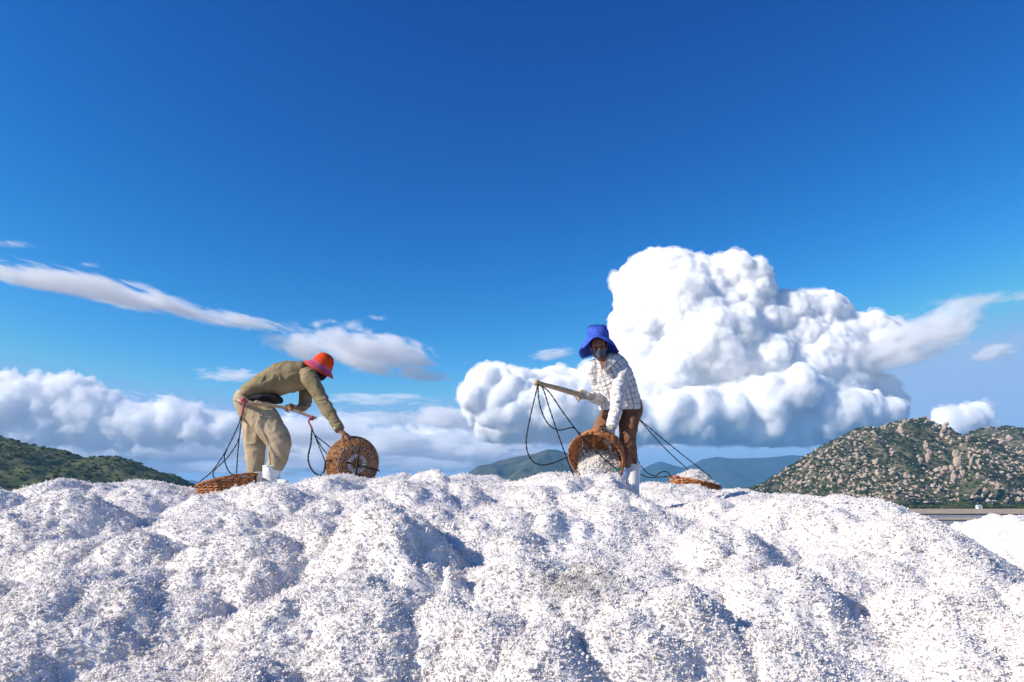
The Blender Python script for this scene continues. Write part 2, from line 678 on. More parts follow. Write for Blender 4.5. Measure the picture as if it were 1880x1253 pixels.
# the big pale outcrops one can pick out on the rocky hill: photo place, width and height in pixels
OUT = [(1655, 790, 9, 16), (1659, 797, 7, 10), (1735, 785, 9, 13), (1731, 799, 8, 10), (1778, 807, 7, 8), (1700, 820, 9, 14), (1705, 838, 9, 22), (1690, 845, 7, 12), (1760, 850, 14, 26), (1752, 875, 10, 26),
       (1768, 868, 9, 18), (1783, 847, 5, 16), (1796, 850, 6, 10), (1608, 850, 9, 8), (1575, 842, 8, 8), (1550, 862, 9, 8), (1612, 872, 8, 12), (1725, 866, 12, 9), (1736, 862, 9, 8), (1640, 868, 10, 9),
       (1588, 875, 9, 7), (1530, 850, 8, 7), (1483, 855, 7, 6), (1445, 862, 6, 6), (1610, 848, 8, 8), (1855, 806, 12, 7), (1842, 812, 10, 6), (1876, 832, 8, 7), (1665, 875, 9, 8), (1640, 830, 8, 8)]
for k, (px, py, w, h) in enumerate(OUT):
    far = px > 1835
    fn = rh2 if far else rh
    best = None
    for Y_ in np.linspace(1795 if far else 1495, 1290 if far else 1080, 160):      # where this line of sight meets the hillside
        p = at(px, py, Y_)
        if p[2] > fn(np.array([p[0]]), np.array([Y_]))[0]:
            best = p
    p = at(px, py, 1480) if best is None else best
    s = p[1] / FPX
    rk = np.random.default_rng(300 + k)
    mb = MB()
    for q in range(5):                                   # a crag of several chipped blocks
        v, f = rock_shape(100 + 7 * k + q, 2, 0.30, 1.0)
        c = np.array([rk.uniform(-0.4, 0.4) * w, rk.uniform(-0.3, 0.3) * w, (q / 4.0 - 0.5) * 1.05 * h]) if q else np.zeros(3)
        z_ = rk.uniform(0.34, 0.5) if q else 0.55
        mb.add((v * np.array([w * z_, w * z_, max(h * (0.30 if q else 0.48), w * 0.35)]) + c) * s, f)
    o = mesh_from('granite_outcrop', np.array(mb.v), mb.f, M_GRANITE, smooth=False)
    o.location = (p[0], p[1] + 0.2 * w * s, p[2])
    own = {0: 'upright granite crag high on the rocky hill just below the lookout', 1: 'squat granite block under the upright crag below the lookout', 2: 'pale granite knob on the shoulder falling from the lookout to the saddle',
           3: 'rounded granite block under the knob on the shoulder of the rocky hill', 4: 'small granite block at the saddle between the two rocky hills', 5: 'boulder crowning the tall narrow granite pillar on the rocky hill',
           6: 'tall narrow granite pillar in the middle of the rocky hill', 8: 'broadest granite cliff on the rocky hill', 9: 'long granite slab hanging below the broadest cliff', 10: 'short granite slab beside the long slab below the broadest cliff',
           11: 'thin upright granite finger beside the broadest cliff'}
    if k in own:
        tag(o, own[k], 'rock', 'granite outcrops on the rocky hill')
    elif far:
        tag(o, 'pale granite outcrop on the slope of the rear rocky hill', 'rock', 'granite outcrops on the rear rocky hill')
    else:
        tag(o, 'small rounded granite outcrop among the scrub of the front rocky hill', 'rock', 'granite outcrops on the rocky hill')

# a whitewashed hut on the shore and a small lookout on the summit
def little_house(c, w, d, h, roofh, wall, roofm, label, cat):
    t = empty('hut' if cat == 'hut' else 'lookout', c)
    x, y = w / 2, d / 2
    P_ = lambda a, b_, z: (c[0] + a, c[1] + b_, c[2] + z)
    mesh_from('wall', [P_(-x, -y, -1), P_(x, -y, -1), P_(x, y, -1), P_(-x, y, -1), P_(-x, -y, h), P_(x, -y, h), P_(x, y, h), P_(-x, y, h), P_(-x, 0, h + roofh), P_(x, 0, h + roofh)],
              [(0, 1, 5, 4), (1, 2, 6, 9, 5), (2, 3, 7, 6), (3, 0, 4, 8, 7)], wall, t, smooth=False)
    e = 0.25
    rv = [P_(-x - e, -y - e, h - 0.1), P_(x + e, -y - e, h - 0.1), P_(x + e, 0, h + roofh + 0.15), P_(-x - e, 0, h + roofh + 0.15), P_(x + e, y + e, h - 0.1), P_(-x - e, y + e, h - 0.1)]
    ro = mesh_from('roof', rv, [(0, 1, 2, 3), (3, 2, 4, 5)], roofm, t, smooth=False)
    md = ro.modifiers.new('thick', 'SOLIDIFY')
    md.thickness = 0.15
    dr = [P_(-0.5, -y - 0.04, 0), P_(0.5, -y - 0.04, 0), P_(0.5, -y - 0.04, 2.0), P_(-0.5, -y - 0.04, 2.0)]
    mesh_from('door', dr, [(0, 1, 2, 3)], M_DARKMUD, t, smooth=False)
    tag(t, label, cat)


M_WHITEWASH = mottled('whitewash', (0.62, 0.62, 0.60), (0.78, 0.78, 0.76), 0.6, 0.9)
M_TIN = mottled('tin_roof', (0.35, 0.42, 0.52), (0.50, 0.56, 0.64), 0.5, 0.5)
M_TILE = mottled('clay_roof', (0.34, 0.13, 0.09), (0.46, 0.20, 0.14), 0.5, 0.9)
c_ = at(1797, 931, 640)
little_house((c_[0], c_[1], 0.0), 4.0, 3.2, 2.3, 1.0, M_WHITEWASH, M_TIN, 'tiny white hut by the shore scrub below the rocky hill', 'hut')
c_ = at(1698, 768, 1500)
little_house((c_[0], c_[1] - 2, rh(np.array([c_[0]]), np.array([c_[1] - 2]))[0]), 5.0, 4.0, 3.5, 1.8, M_TILE, M_TILE, 'tiny reddish lookout on the summit of the rocky hill', 'lookout')

# far mountains
for nm, pts, Yr, Wf, mat, amp, sc, sd in (
        ('far_mountain', [(235, 930), (300, 889), (330, 882), (348, 881), (365, 884), (400, 890), (520, 893), (620, 899), (700, 930)], 11000.0, 1900.0, M_FAR, 60, 900.0, 31),
        ('wooded_ridge', [(745, 930), (760, 893), (772, 877), (790, 875), (812, 880), (835, 880), (850, 888), (880, 905), (920, 930)], 2600.0, 500.0, M_FAR, 10, 90.0, 32),
        ('mountain', [(800, 930), (838, 888), (852, 873), (866, 861), (880, 852), (905, 849), (915, 844), (945, 837), (985, 830), (1005, 823), (1020, 824), (1045, 831), (1090, 846), (1130, 866), (1180, 892), (1220, 930)], 5200.0, 1300.0, M_MID, 90, 420.0, 33),
        ('mountain', [(880, 930), (915, 893), (938, 872), (962, 853), (990, 842), (1020, 847), (1048, 858), (1100, 885), (1150, 930)], 4400.0, 900.0, M_MID, 60, 300.0, 34),
        ('far_mountain', [(1060, 930), (1120, 886), (1160, 870), (1177, 861), (1194, 852), (1211, 846), (1237, 854), (1255, 859), (1272, 853), (1289, 843), (1315, 838), (1345, 841), (1397, 840), (1455, 835), (1530, 842), (1620, 862), (1720, 930)], 9500.0, 2200.0, M_FAR, 120, 800.0, 35)):
    hill(nm, pts, Yr, Wf, Wf * 0.9, 190, 80, mat, amp, sc, sd)
# ------------------------------------------------------------------ salt pile
YC = 6.6
CREST = [(-500, 905), (-250, 893), (-80, 903), (0, 911), (36, 906), (98, 905), (150, 898), (197, 890), (267, 882), (307, 888), (346, 906), (393, 911), (440, 908), (462, 897), (516, 889), (535, 895), (554, 899), (584, 883), (617, 870),
         (639, 871), (674, 883), (690, 887), (720, 874), (742, 866), (775, 884), (798, 889), (831, 877), (864, 880), (890, 884), (930, 894), (960, 884), (990, 871), (1010, 868), (1040, 869), (1090, 874), (1134, 892), (1151, 910), (1171, 922),
         (1200, 934), (1227, 940), (1260, 934), (1300, 924), (1325, 908), (1345, 904), (1377, 903), (1420, 912), (1463, 907), (1512, 915), (1541, 922), (1584, 920), (1627, 925), (1665, 938), (1700, 953), (1757, 976), (1830, 1020), (1900, 1060), (2100, 1180)]
_cw = np.array([at(px, py, YC) for px, py in CREST])
_xx = np.linspace(-14, 8, 1101)
_zz = np.interp(_xx, _cw[:, 0], _cw[:, 2])


def _blur(z, m):
    k = np.exp(-0.5 * (np.arange(-3 * m, 3 * m + 1) / m) ** 2)
    return np.convolve(np.pad(z, 3 * m, mode='edge'), k / k.sum(), mode='valid')


_z1 = _blur(_zz, 2)
_z2 = _blur(_zz, 22)

# heaps tipped from baskets: apex seen in the photo (px, py), radius, height
HEAPS_PX = [(95, 918, 0.42, 0.16), (85, 985, 0.5, 0.20), (190, 1075, 0.36, 0.14), (395, 1075, 0.4, 0.15), (690, 1062, 0.5, 0.24), (545, 1018, 0.4, 0.14), (880, 1000, 0.36, 0.10), (985, 985, 0.32, 0.12),
            (1290, 948, 0.42, 0.15), (1485, 998, 0.55, 0.18), (1345, 1062, 0.45, 0.19), (1465, 1150, 0.38, 0.18), (1690, 1045, 0.6, 0.2), (1095, 1140, 0.35, 0.14), (250, 925, 0.5, 0.12), (345, 985, 0.5, 0.1),
            (820, 905, 0.35, 0.09), (950, 1090, 0.3, 0.09), (480, 950, 0.45, 0.12), (1150, 985, 0.5, 0.13), (1600, 955, 0.6, 0.13), (1040, 905, 0.4, 0.10), (700, 935, 0.45, 0.10), (1240, 1180, 0.4, 0.16), (100, 1170, 0.45, 0.16), (590, 1190, 0.4, 0.14), (860, 1215, 0.36, 0.12)]
PITS_PX = [(770, 1115, 0.20, 0.12), (1075, 1125, 0.13, 0.07), (885, 1165, 0.14, 0.09), (1205, 1120, 0.16, 0.08), (240, 1085, 0.16, 0.09), (605, 1065, 0.15, 0.08), (130, 950, 0.14, 0.08), (1415, 1120, 0.16, 0.10), (1350, 985, 0.14, 0.07), (1010, 1015, 0.10, 0.06)]


def salt_base(x, y):
    t = np.clip((YC - y) / (YC - 2.5), 0, 1.15)
    w = np.clip(1 - t / 0.22, 0, 1)
    c = np.interp(x, _xx, _z1) * w + np.interp(x, _xx, _z2) * (1 - w)
    c = np.where(t > 0.6, c + (CAMZ + 0.05 - c) * np.clip((t - 0.6) / 0.6, 0, 1) * (x < 2.2), c)
    front = c - 0.80 * np.power(np.clip(t, 0, 1), 1.12)
    front = front - np.maximum(2.5 - y, 0) * 0.42
    back = np.interp(x, _xx, _blur(_zz, 6)) - 0.05 * (y - YC) - 0.62 * np.maximum(y - 9.6, 0)
    z = np.where(y < YC, front, back)
    xr = 2.72 + (y - 4.0) * 0.24                       # right flank falls away
    z = z - 0.52 * (np.log1p(np.exp((x - xr) * 6)) / 6) * (y < YC) * np.clip((YC - y) / 0.8, 0, 1)
    z = z - 0.5 * np.maximum(x - 5.2, 0) - 0.5 * np.maximum(-x - 9.0, 0)
    return z


def _on_base(px, py):
    for Y_ in np.linspace(1.6, 6.6, 200):
        p = at(px, py, Y_)
        if salt_base(np.array([p[0]]), np.array([Y_]))[0] > p[2]:
            return p
    return at(px, py, 6.6)


HEAPS = []
for px, py, R, h in HEAPS_PX:
    p = _on_base(px, py)
    HEAPS.append((p[0] + 0.02, p[1] + 0.10, R, h * 1.4))
_r = np.random.default_rng(77)
for _ in range(260):
    HEAPS.append((_r.uniform(-6.5, 5), _r.uniform(1.6, 6.2), _r.uniform(0.12, 0.36), 0))
HEAPS = [(a, b_, R, h if h else R * _r.uniform(0.30, 0.60)) for a, b_, R, h in HEAPS]
BACKHEAPS = [at(1205, 886, 7.6), at(1250, 889, 7.5), at(1290, 899, 7.5), at(865, 871, 8.2), at(905, 873, 8.4), at(1352, 897, 8.2)]
PITS = []
for px, py, R, h in PITS_PX:
    p = _on_base(px, py)
    PITS.append((p[0], p[1], R, h))


def salt_height(x, y, fine=True):
    z = salt_base(x, y)
    wx = x + 0.17 * noise2(x, y, 2.6, 2, 3) + 0.06 * noise2(x, y, 9, 2, 9)
    wy = y + 0.17 * noise2(x, y, 2.6, 2, 5) + 0.06 * noise2(x, y, 9, 2, 11)
    env = np.clip((6.9 - y) / 0.7, 0.0, 1.0)
    hm = np.zeros_like(x)
    for hx_, hy_, R, h in HEAPS:
        q = ((wx - hx_) / R) ** 2 + ((wy - hy_) / R) ** 2
        k = q < 1
        hm[k] = np.maximum(hm[k], h * (1.118 - np.sqrt(0.25 + q[k])) / 0.618)
    hm = hm * (1 - np.exp(-((x - 1.10) ** 2 + (y - 6.1) ** 2) / 0.12))
    z = z + np.clip(hm, 0, 1) * np.clip((6.5 - y) / 0.9, 0.12, 1.0) * np.clip(1.3 - (x - 2.72 - (y - 4.0) * 0.24) * 1.2, 0.25, 1.0)
    for hx_, hy_, R, h in PITS:
        q = ((wx - hx_) / R) ** 2 + ((wy - hy_) / R) ** 2
        z = z - 0.75 * h * np.exp(-q * 1.3)
    for p in BACKHEAPS:
        q = np.hypot(wx - p[0], (wy - p[1]) * 0.8)
        z = np.maximum(z, p[2] - 0.42 * (np.sqrt(q * q + 0.012) - 0.11))
    for bx_, by_ in ((at(1162, 913, 6.46)[0], 6.46), (at(496, 893, 6.9)[0], 6.9), (at(475, 896, 7.08)[0], 7.08)):     # salt pushed up round the boots
        q = np.hypot(x - bx_, y - by_)
        z = z + 0.035 * np.exp(-((q - 0.13) / 0.05) ** 2)
    # the heap being poured from the basket of the worker in the blue hat
    a = at(1112, 846, 6.05)
    q = np.hypot((wx - a[0]) * np.where(wx > a[0], 2.5, 1.0), (wy - a[1] - 0.02) * np.where(wy > a[1], 1.5, 0.9))
    z = np.maximum(z, a[2] - 0.02 - 0.66 * (np.sqrt(q * q + 0.008) - 0.09))
    z = z + 0.040 * noise2(x, y, 2.2, 3, 1) * env + 0.030 * noise2(x, y, 6.0, 3, 2) * np.clip(env + 0.4, 0, 1)
    if fine:
        p = np.stack([x, y, 0 * x], 1)
        d = voronoi(p / 0.055, 5, 2)
        z = z + 0.008 * (0.5 - d) + 0.006 * noise2(x, y, 30, 2, 13)
    return z


m, nt, b = new_mat('salt')
tc = N(nt, 'ShaderNodeTexCoord')
no = N(nt, 'ShaderNodeTexNoise', Scale=1.1, Detail=6)
nt.links.new(tc.outputs['Object'], no.inputs['Vector'])
r = ramp(nt, [(0.30, (0.71, 0.67, 0.655)), (0.52, (0.75, 0.715, 0.70)), (0.75, (0.77, 0.745, 0.73))])
nt.links.new(no.outputs['Fac'], r.inputs['Fac'])
nt.links.new(r.outputs['Color'], b.inputs['Base Color'])
b.inputs['Roughness'].default_value = 0.55
SALT_BASE = (nt, b, r)
b.inputs['Specular IOR Level'].default_value = 0.3
vo = N(nt, 'ShaderNodeTexVoronoi', Scale=85)
nt.links.new(tc.outputs['Object'], vo.inputs['Vector'])
b.inputs['Subsurface Weight'].default_value = 0.5
b.inputs['Subsurface Radius'].default_value = (1.0, 0.9, 0.85)
b.inputs['Subsurface Scale'].default_value = 0.02
bu = N(nt, 'ShaderNodeBump', Strength=0.4, Distance=0.006)
bu.invert = True
nt.links.new(vo.outputs['Distance'], bu.inputs['Height'])
nt.links.new(bu.outputs['Normal'], b.inputs['Normal'])
M_SALT = m
m, nt, b = new_mat('salt_grain')
nt.nodes.remove(b)
out = nt.nodes['Material Output']
oi = N(nt, 'ShaderNodeObjectInfo')
r = ramp(nt, [(0.0, (0.85, 0.81, 0.79)), (0.2, (0.90, 0.865, 0.845)), (1.0, (0.915, 0.885, 0.87))])
nt.links.new(oi.outputs['Random'], r.inputs['Fac'])
df = N(nt, 'ShaderNodeBsdfDiffuse')
tr = N(nt, 'ShaderNodeBsdfTranslucent')
gl = N(nt, 'ShaderNodeBsdfGlossy', Roughness=0.22)
m1 = N(nt, 'ShaderNodeMixShader', Fac=0.30)
m2 = N(nt, 'ShaderNodeMixShader', Fac=0.05)
nt.links.new(r.outputs['Color'], df.inputs['Color'])
nt.links.new(r.outputs['Color'], tr.inputs['Color'])
nt.links.new(df.outputs[0], m1.inputs[1])
nt.links.new(tr.outputs[0], m1.inputs[2])
nt.links.new(m1.outputs[0], m2.inputs[1])
nt.links.new(gl.outputs[0], m2.inputs[2])
nt.links.new(m2.outputs[0], out.inputs['Surface'])
M_GRAIN = m


def soil_salt(nt, ramp_node, targets, spot):
    """Grey dirt mixed into the salt: one patch on the front slope and faint beige drifts."""
    ge = N(nt, 'ShaderNodeNewGeometry')
    di = N(nt, 'ShaderNodeVectorMath', operation='DISTANCE')
    di.inputs[1].default_value = tuple(spot)
    nt.links.new(ge.outputs['Position'], di.inputs[0])
    n1 = N(nt, 'ShaderNodeTexNoise', Scale=14.0, Detail=5)
    nt.links.new(ge.outputs['Position'], n1.inputs['Vector'])
    ad = N(nt, 'ShaderNodeMath', operation='MULTIPLY_ADD')
    ad.inputs[1].default_value = 0.55
    nt.links.new(n1.outputs['Fac'], ad.inputs[0])
    nt.links.new(di.outputs['Value'], ad.inputs[2])
    mr = N(nt, 'ShaderNodeMapRange')
    for k, val in (('From Min', 0.30), ('From Max', 0.56), ('To Min', 0.62), ('To Max', 0.0)):
        mr.inputs[k].default_value = val
    nt.links.new(ad.outputs[0], mr.inputs['Value'])
    mx = N(nt, 'ShaderNodeMix', data_type='RGBA')
    nt.links.new(mr.outputs[0], mx.inputs[0])
    nt.links.new(ramp_node.outputs['Color'], mx.inputs[6])
    mx.inputs[7].default_value = (0.16, 0.155, 0.15, 1)
    n2 = N(nt, 'ShaderNodeTexNoise', Scale=2.3, Detail=7, Roughness=0.65)
    nt.links.new(ge.outputs['Position'], n2.inputs['Vector'])
    m2_ = N(nt, 'ShaderNodeMapRange')
    for k, val in (('From Min', 0.56), ('From Max', 0.74), ('To Min', 0.0), ('To Max', 0.30)):
        m2_.inputs[k].default_value = val
    nt.links.new(n2.outputs['Fac'], m2_.inputs['Value'])
    my = N(nt, 'ShaderNodeMix', data_type='RGBA')
    nt.links.new(m2_.outputs[0], my.inputs[0])
    nt.links.new(mx.outputs[2], my.inputs[6])
    my.inputs[7].default_value = (0.52, 0.46, 0.42, 1)
    for t in targets:
        nt.links.new(my.outputs[2], t)


_sp = _on_base(1068, 1118)
_sp[2] += 0.05
soil_salt(SALT_BASE[0], SALT_BASE[2], [SALT_BASE[1].inputs['Base Color']], _sp)
soil_salt(nt, r, [df.inputs['Color'], tr.inputs['Color']], _sp)

# surface, finer towards the front
ry = np.concatenate([np.linspace(-3.0, 1.4, 40)[:-1], 1.4 * (9.8 / 1.4) ** np.linspace(0, 1, 440), np.linspace(9.8, 14.0, 50)[1:]])
cu = np.concatenate([np.linspace(-2.2, -0.92, 60)[:-1], np.linspace(-0.92, 0.90, 620), np.linspace(0.90, 1.6, 50)[1:]])
U, RY = np.meshgrid(cu, ry)
X = U * np.maximum(RY, 2.4) * 1.0
SZ = salt_height(X.ravel(), RY.ravel()).reshape(X.shape)
SZ = np.maximum(SZ, -0.3)
salt_pile = grid_mesh('salt_pile', X, RY, SZ, M_SALT)
tag(salt_pile, 'big lumpy pile of white salt that both workers stand on', 'salt pile')

# loose grains over it
rng = np.random.default_rng(9)
cv, cf = ico(1)
grain_protos = []
for s in range(3):
    rg = np.random.default_rng(s + 50)
    gv_, gf_ = [], []
    for _ in range((9, 6, 7)[s]):                     # a little clot of crystals
        q = cv * (1 + 0.16 * rg.normal(0, 0.6, len(cv)))[:, None] * np.array([1, rg.uniform(0.75, 1), rg.uniform(0.75, 1)]) * rg.uniform(0.28, 0.5)
        o_ = len(gv_)
        gv_ += list(q + rg.normal(0, 0.55, 3) * np.array([1, 1, 0.45]))
        gf_ += [tuple(k + o_ for k in t) for t in cf]
    grain_protos.append(shape_proto('grain_shape', gv_, gf_, M_GRAIN, smooth=True))
NG = 150000
for s in range(3):
    yy = 1.5 * (8.9 / 1.5) ** (rng.uniform(0, 1, NG) ** 0.85)
    uu = rng.uniform(-0.86, 0.86, NG)
    xg = uu * np.maximum(yy, 2.0)
    zg = salt_height(xg, yy)
    sz = rng.uniform(0, 1, NG) ** 4.0 * 0.013 + 0.0052
    sz = sz * (0.85 + 0.06 * yy)
    k = noise2(xg, yy, 2.4, 3, 40 + s) + rng.uniform(-0.25, 0.25, NG) > -0.42
    xg, yg, zg, sz = xg[k], yy[k], zg[k], sz[k]
    nn = len(xg)
    o = scatter('salt_grains', np.stack([xg, yg, zg - sz * 0.20], 1), np.stack([sz, sz, sz * 0.50], 1), np.stack([rng.normal(0, 0.5, nn), rng.normal(0, 0.5, nn), rng.uniform(0, 6.28, nn)], 1), grain_protos[s])
    tag(o, ['coarse white salt grains lying over the pile', 'chunky salt crystals lying over the pile', 'fine salt crystals lying over the pile'][s], 'salt')

# second pile beyond the right flank
a = at(1835, 950, 13.0)


def pile2(x, y):
    q = np.sqrt(((x - a[0] - 0.25) / 1.0) ** 2 + ((y - a[1] - 0.3) / 1.1) ** 2)
    z = a[2] + 0.12 - 0.60 * (np.sqrt(q * q + 0.20) - 0.40)
    z = np.minimum(z, a[2] + 0.03 + 0.05 * noise2(x, y, 0.9, 2, 8))
    return z + 0.13 * noise2(x, y, 1.2, 3, 61) + 0.10 * noise2(x, y, 3.5, 3, 62) + 0.012 * (0.5 - voronoi(np.stack([x, y, 0 * x], 1) / 0.07, 15, 2))


X, Yg = np.meshgrid(np.linspace(a[0] - 5.2, a[0] + 5.6, 190), np.linspace(a[1] - 5.2, a[1] + 5.6, 170))
Z = np.maximum(pile2(X.ravel(), Yg.ravel()).reshape(X.shape), -0.2)
o = grid_mesh('salt_pile', X, Yg, Z, M_SALT)
tag(o, 'smaller smooth salt pile beside the brine beyond the big pile', 'salt pile')
xg = rng.uniform(a[0] - 3.2, a[0] + 3.0, 26000)
yg = rng.uniform(a[1] - 3.6, a[1] + 1.2, 26000)
zg = pile2(xg, yg)
k = zg > 0.4
sz = rng.uniform(0, 1, k.sum()) ** 2.5 * 0.016 + 0.012
o = scatter('salt_grains', np.stack([xg[k], yg[k], zg[k]], 1), np.stack([sz] * 3, 1), np.stack([sz * 9, sz * 7, rng.uniform(0, 6.28, k.sum())], 1), grain_protos[0])
tag(o, 'salt grains lying over the smaller pile', 'salt')
# ------------------------------------------------------------------ people: shared tools
from mathutils import kdtree


def loft(sections, side, n=26, seg=30, power=2.0):
    """Closed limb or trunk through (centre, half width along side, half thickness). Returns verts, faces, (u, v) in metres."""
    c = np.array([s[0] for s in sections], float)
    ab = np.array([[s[1], s[2]] for s in sections], float)
    path = smooth_path(c, n)
    k = np.linspace(0, len(sections) - 1, n)
    A = np.interp(k, np.arange(len(ab)), ab[:, 0])
    B = np.interp(k, np.arange(len(ab)), ab[:, 1])
    T = np.gradient(path, axis=0)
    T /= np.linalg.norm(T, axis=1)[:, None]
    side = unit(side)
    S = side - T * (T @ side)[:, None]
    S /= np.linalg.norm(S, axis=1)[:, None]
    P = np.cross(T, S)
    th = np.linspace(0, 2 * math.pi, seg, endpoint=False)
    cs, sn = np.cos(th), np.sin(th)
    cs = np.sign(cs) * np.abs(cs) ** (2 / power)
    sn = np.sign(sn) * np.abs(sn) ** (2 / power)
    V = path[:, None, :] + S[:, None, :] * (A[:, None] * cs[None, :])[:, :, None] + P[:, None, :] * (B[:, None] * sn[None, :])[:, :, None]
    ln = np.concatenate([[0], np.cumsum(np.linalg.norm(np.diff(path, axis=0), axis=1))])
    uv = np.stack([np.broadcast_to(th[None, :] * 0.17, (n, seg)), np.broadcast_to(ln[:, None], (n, seg))], 2).reshape(-1, 2)
    V = V.reshape(-1, 3)
    f = []
    for i in range(n - 1):
        for j in range(seg):
            l = (j + 1) % seg
            f.append((i * seg + j, i * seg + l, (i + 1) * seg + l, (i + 1) * seg + j))
    a = len(V)
    V = np.vstack([V, path[0], path[-1]])
    uv = np.vstack([uv, [0, 0], [0, ln[-1]]])
    for j in range(seg):
        l = (j + 1) % seg
        f.append((a, l, j))
        f.append((a + 1, (n - 1) * seg + j, (n - 1) * seg + l))
    return V, f, uv


class Cloth:
    """Several lofts joined into one garment surface."""

    def __init__(self):
        self.v, self.f, self.uv = [], [], []
        self.fp, self.fuv = [], []

    def add(self, sections, side, uoff=0.0, **kw):
        v, f, uv = loft(sections, side, **kw)
        fine = loft(sections, side, n=150, seg=150)
        self.fp.append(fine[0][:150 * 150])
        self.fuv.append(fine[2][:150 * 150] + np.array([uoff, 0]))
        o = len(self.v)
        self.v += [tuple(p) for p in v]
        self.f += [tuple(i + o for i in q) for q in f]
        self.uv += [tuple(p + np.array([uoff, 0])) for p in uv]

    def ball(self, c, r):
        v, f = ico(2)
        o = len(self.v)
        self.v += [tuple(p) for p in np.asarray(c) + v * r]
        self.f += [tuple(i + o for i in q) for q in f]
        self.uv += [(0.0, 0.0)] * len(v)

    def surface(self, voxel=0.008, smooth=3):
        v, f = remesh(self.v, self.f, voxel)
        return laplace(v, f, smooth, 0.5), f


def creases(v, f, segs):
    """Folds: (p0, p1, width, depth); depth > 0 raises a ridge."""
    n = normals_of(v, f)
    d = np.zeros(len(v))
    for p0, p1, w, h in segs:
        p0, p1 = np.asarray(p0, float), np.asarray(p1, float)
        e = p1 - p0
        t = np.clip(((v - p0) @ e) / (e @ e), 0, 1)
        r = np.linalg.norm(v - p0 - t[:, None] * e, axis=1)
        d += 2.1 * h * np.exp(-(r / (0.75 * w)) ** 2) * (0.35 + 0.65 * np.sin(np.pi * np.clip(t, 0.02, 0.98)))
    return v + n * d[:, None]


def rumple(v, f, amp, scale, seed, stretch=(1, 1, 1)):
    n = normals_of(v, f)
    p = v / scale * np.array(stretch)
    p = p + 0.6 * np.stack([vnoise(p * 0.7, seed + 40), vnoise(p * 0.7, seed + 41), vnoise(p * 0.7, seed + 42)], 1)
    return v + n * (amp * ridged(p, 2, seed))[:, None]


def set_uv(o, v, cl):
    """Cloth coordinates for a pattern that follows body and sleeves."""
    fp, uv = np.vstack(cl.fp), np.vstack(cl.fuv)
    kd = kdtree.KDTree(len(fp))
    for i, p in enumerate(fp):
        kd.insert(p, i)
    kd.balance()
    out = np.zeros((len(v), 3), np.float32)
    for i, p in enumerate(v):
        out[i, :2] = uv[kd.find(p)[1]]
    a = o.data.attributes.new('cloth', 'FLOAT_VECTOR', 'POINT')
    a.data.foreach_set('vector', out.ravel())


def fabric(name, c1, c2, scale=6.0, rough=0.85, weave=420):
    c1, c2 = [q * 0.88 for q in c1], [q * 1.10 for q in c2]
    return mottled(name, c1, c2, scale, rough, bump=0.12, bscale=weave, spec=0.15, detail=8)


def chain(cl_v, cl_f, pts, radii):
    """Tapered rounded limb as a tube with ball ends, added to a vertex/face list."""
    p = smooth_path(pts, max(8, 5 * len(pts)))
    r = np.interp(np.linspace(0, len(radii) - 1, len(p)), np.arange(len(radii)), radii)
    v, f = tube(p, r, 10)
    o = len(cl_v)
    cl_v += [tuple(q) for q in v]
    cl_f += [tuple(i + o for i in q) for q in f]
    bv, bf = ico(2)
    for c, rr in ((p[0], r[0]), (p[-1], r[-1])):
        o = len(cl_v)
        cl_v += [tuple(q) for q in c + bv * rr]
        cl_f += [tuple(i + o for i in q) for q in bf]


def blob(cl_v, cl_f, c, rad, axes=None):
    v, f = ico(3)
    v = v * np.asarray(rad)
    if axes is not None:
        v = v @ np.array(axes)
    o = len(cl_v)
    cl_v += [tuple(q) for q in np.asarray(c) + v]
    cl_f += [tuple(i + o for i in q) for q in f]


def hand(cl_v, cl_f, wrist, fwd, back, curl, thumb_side, size=1.0, fat=1.0, thumb_curl=0.5):
    """Palm and five bent fingers. fwd: wrist to knuckles, back: out of the back of the hand, thumb_side +1/-1 along fwd x back."""
    fwd = unit(fwd)
    back = unit(np.asarray(back) - fwd * np.dot(back, fwd))
    lat = np.cross(fwd, back) * thumb_side                  # towards the thumb
    w = np.asarray(wrist, float)
    s = size
    chain(cl_v, cl_f, [w - fwd * 0.02 * s, w + fwd * 0.015 * s], [0.025 * s * fat, 0.024 * s * fat])
    for k in range(4):                                       # palm as four metacarpal rays
        o = (1.5 - k) * 0.0185 * s
        chain(cl_v, cl_f, [w + lat * o * 0.55, w + fwd * 0.085 * s + lat * o], [0.0155 * s * fat, 0.0115 * s * fat])
    L = [0.072, 0.080, 0.075, 0.058]
    for k in range(4):
        o = (1.5 - k) * 0.0195 * s
        p = w + fwd * (0.088 - 0.004 * abs(k - 1)) * s + lat * o
        a = 0.0
        pts = [p]
        for j, fr in enumerate((0.45, 0.30, 0.25)):
            a += curl[k] * (0.8, 1.0, 0.7)[j]
            d = fwd * math.cos(a) - back * math.sin(a) + lat * (1.5 - k) * 0.05
            p = p + unit(d) * L[k] * fr * s
            pts.append(p)
        chain(cl_v, cl_f, pts, [0.0095 * s * fat, 0.0088 * s * fat, 0.0080 * s * fat, 0.0068 * s * fat])
    p0 = w + fwd * 0.020 * s + lat * 0.026 * s - back * 0.004 * s
    d1 = unit(fwd * 0.75 + lat * 0.75 - back * 0.25)
    d2 = unit(fwd * 0.9 + lat * (0.5 - thumb_curl) - back * (0.3 + thumb_curl))
    chain(cl_v, cl_f, [p0, p0 + d1 * 0.040 * s, p0 + d1 * 0.040 * s + d2 * 0.034 * s, p0 + d1 * 0.040 * s + d2 * 0.058 * s],
          [0.0135 * s * fat, 0.0110 * s * fat, 0.0095 * s * fat, 0.0075 * s * fat])


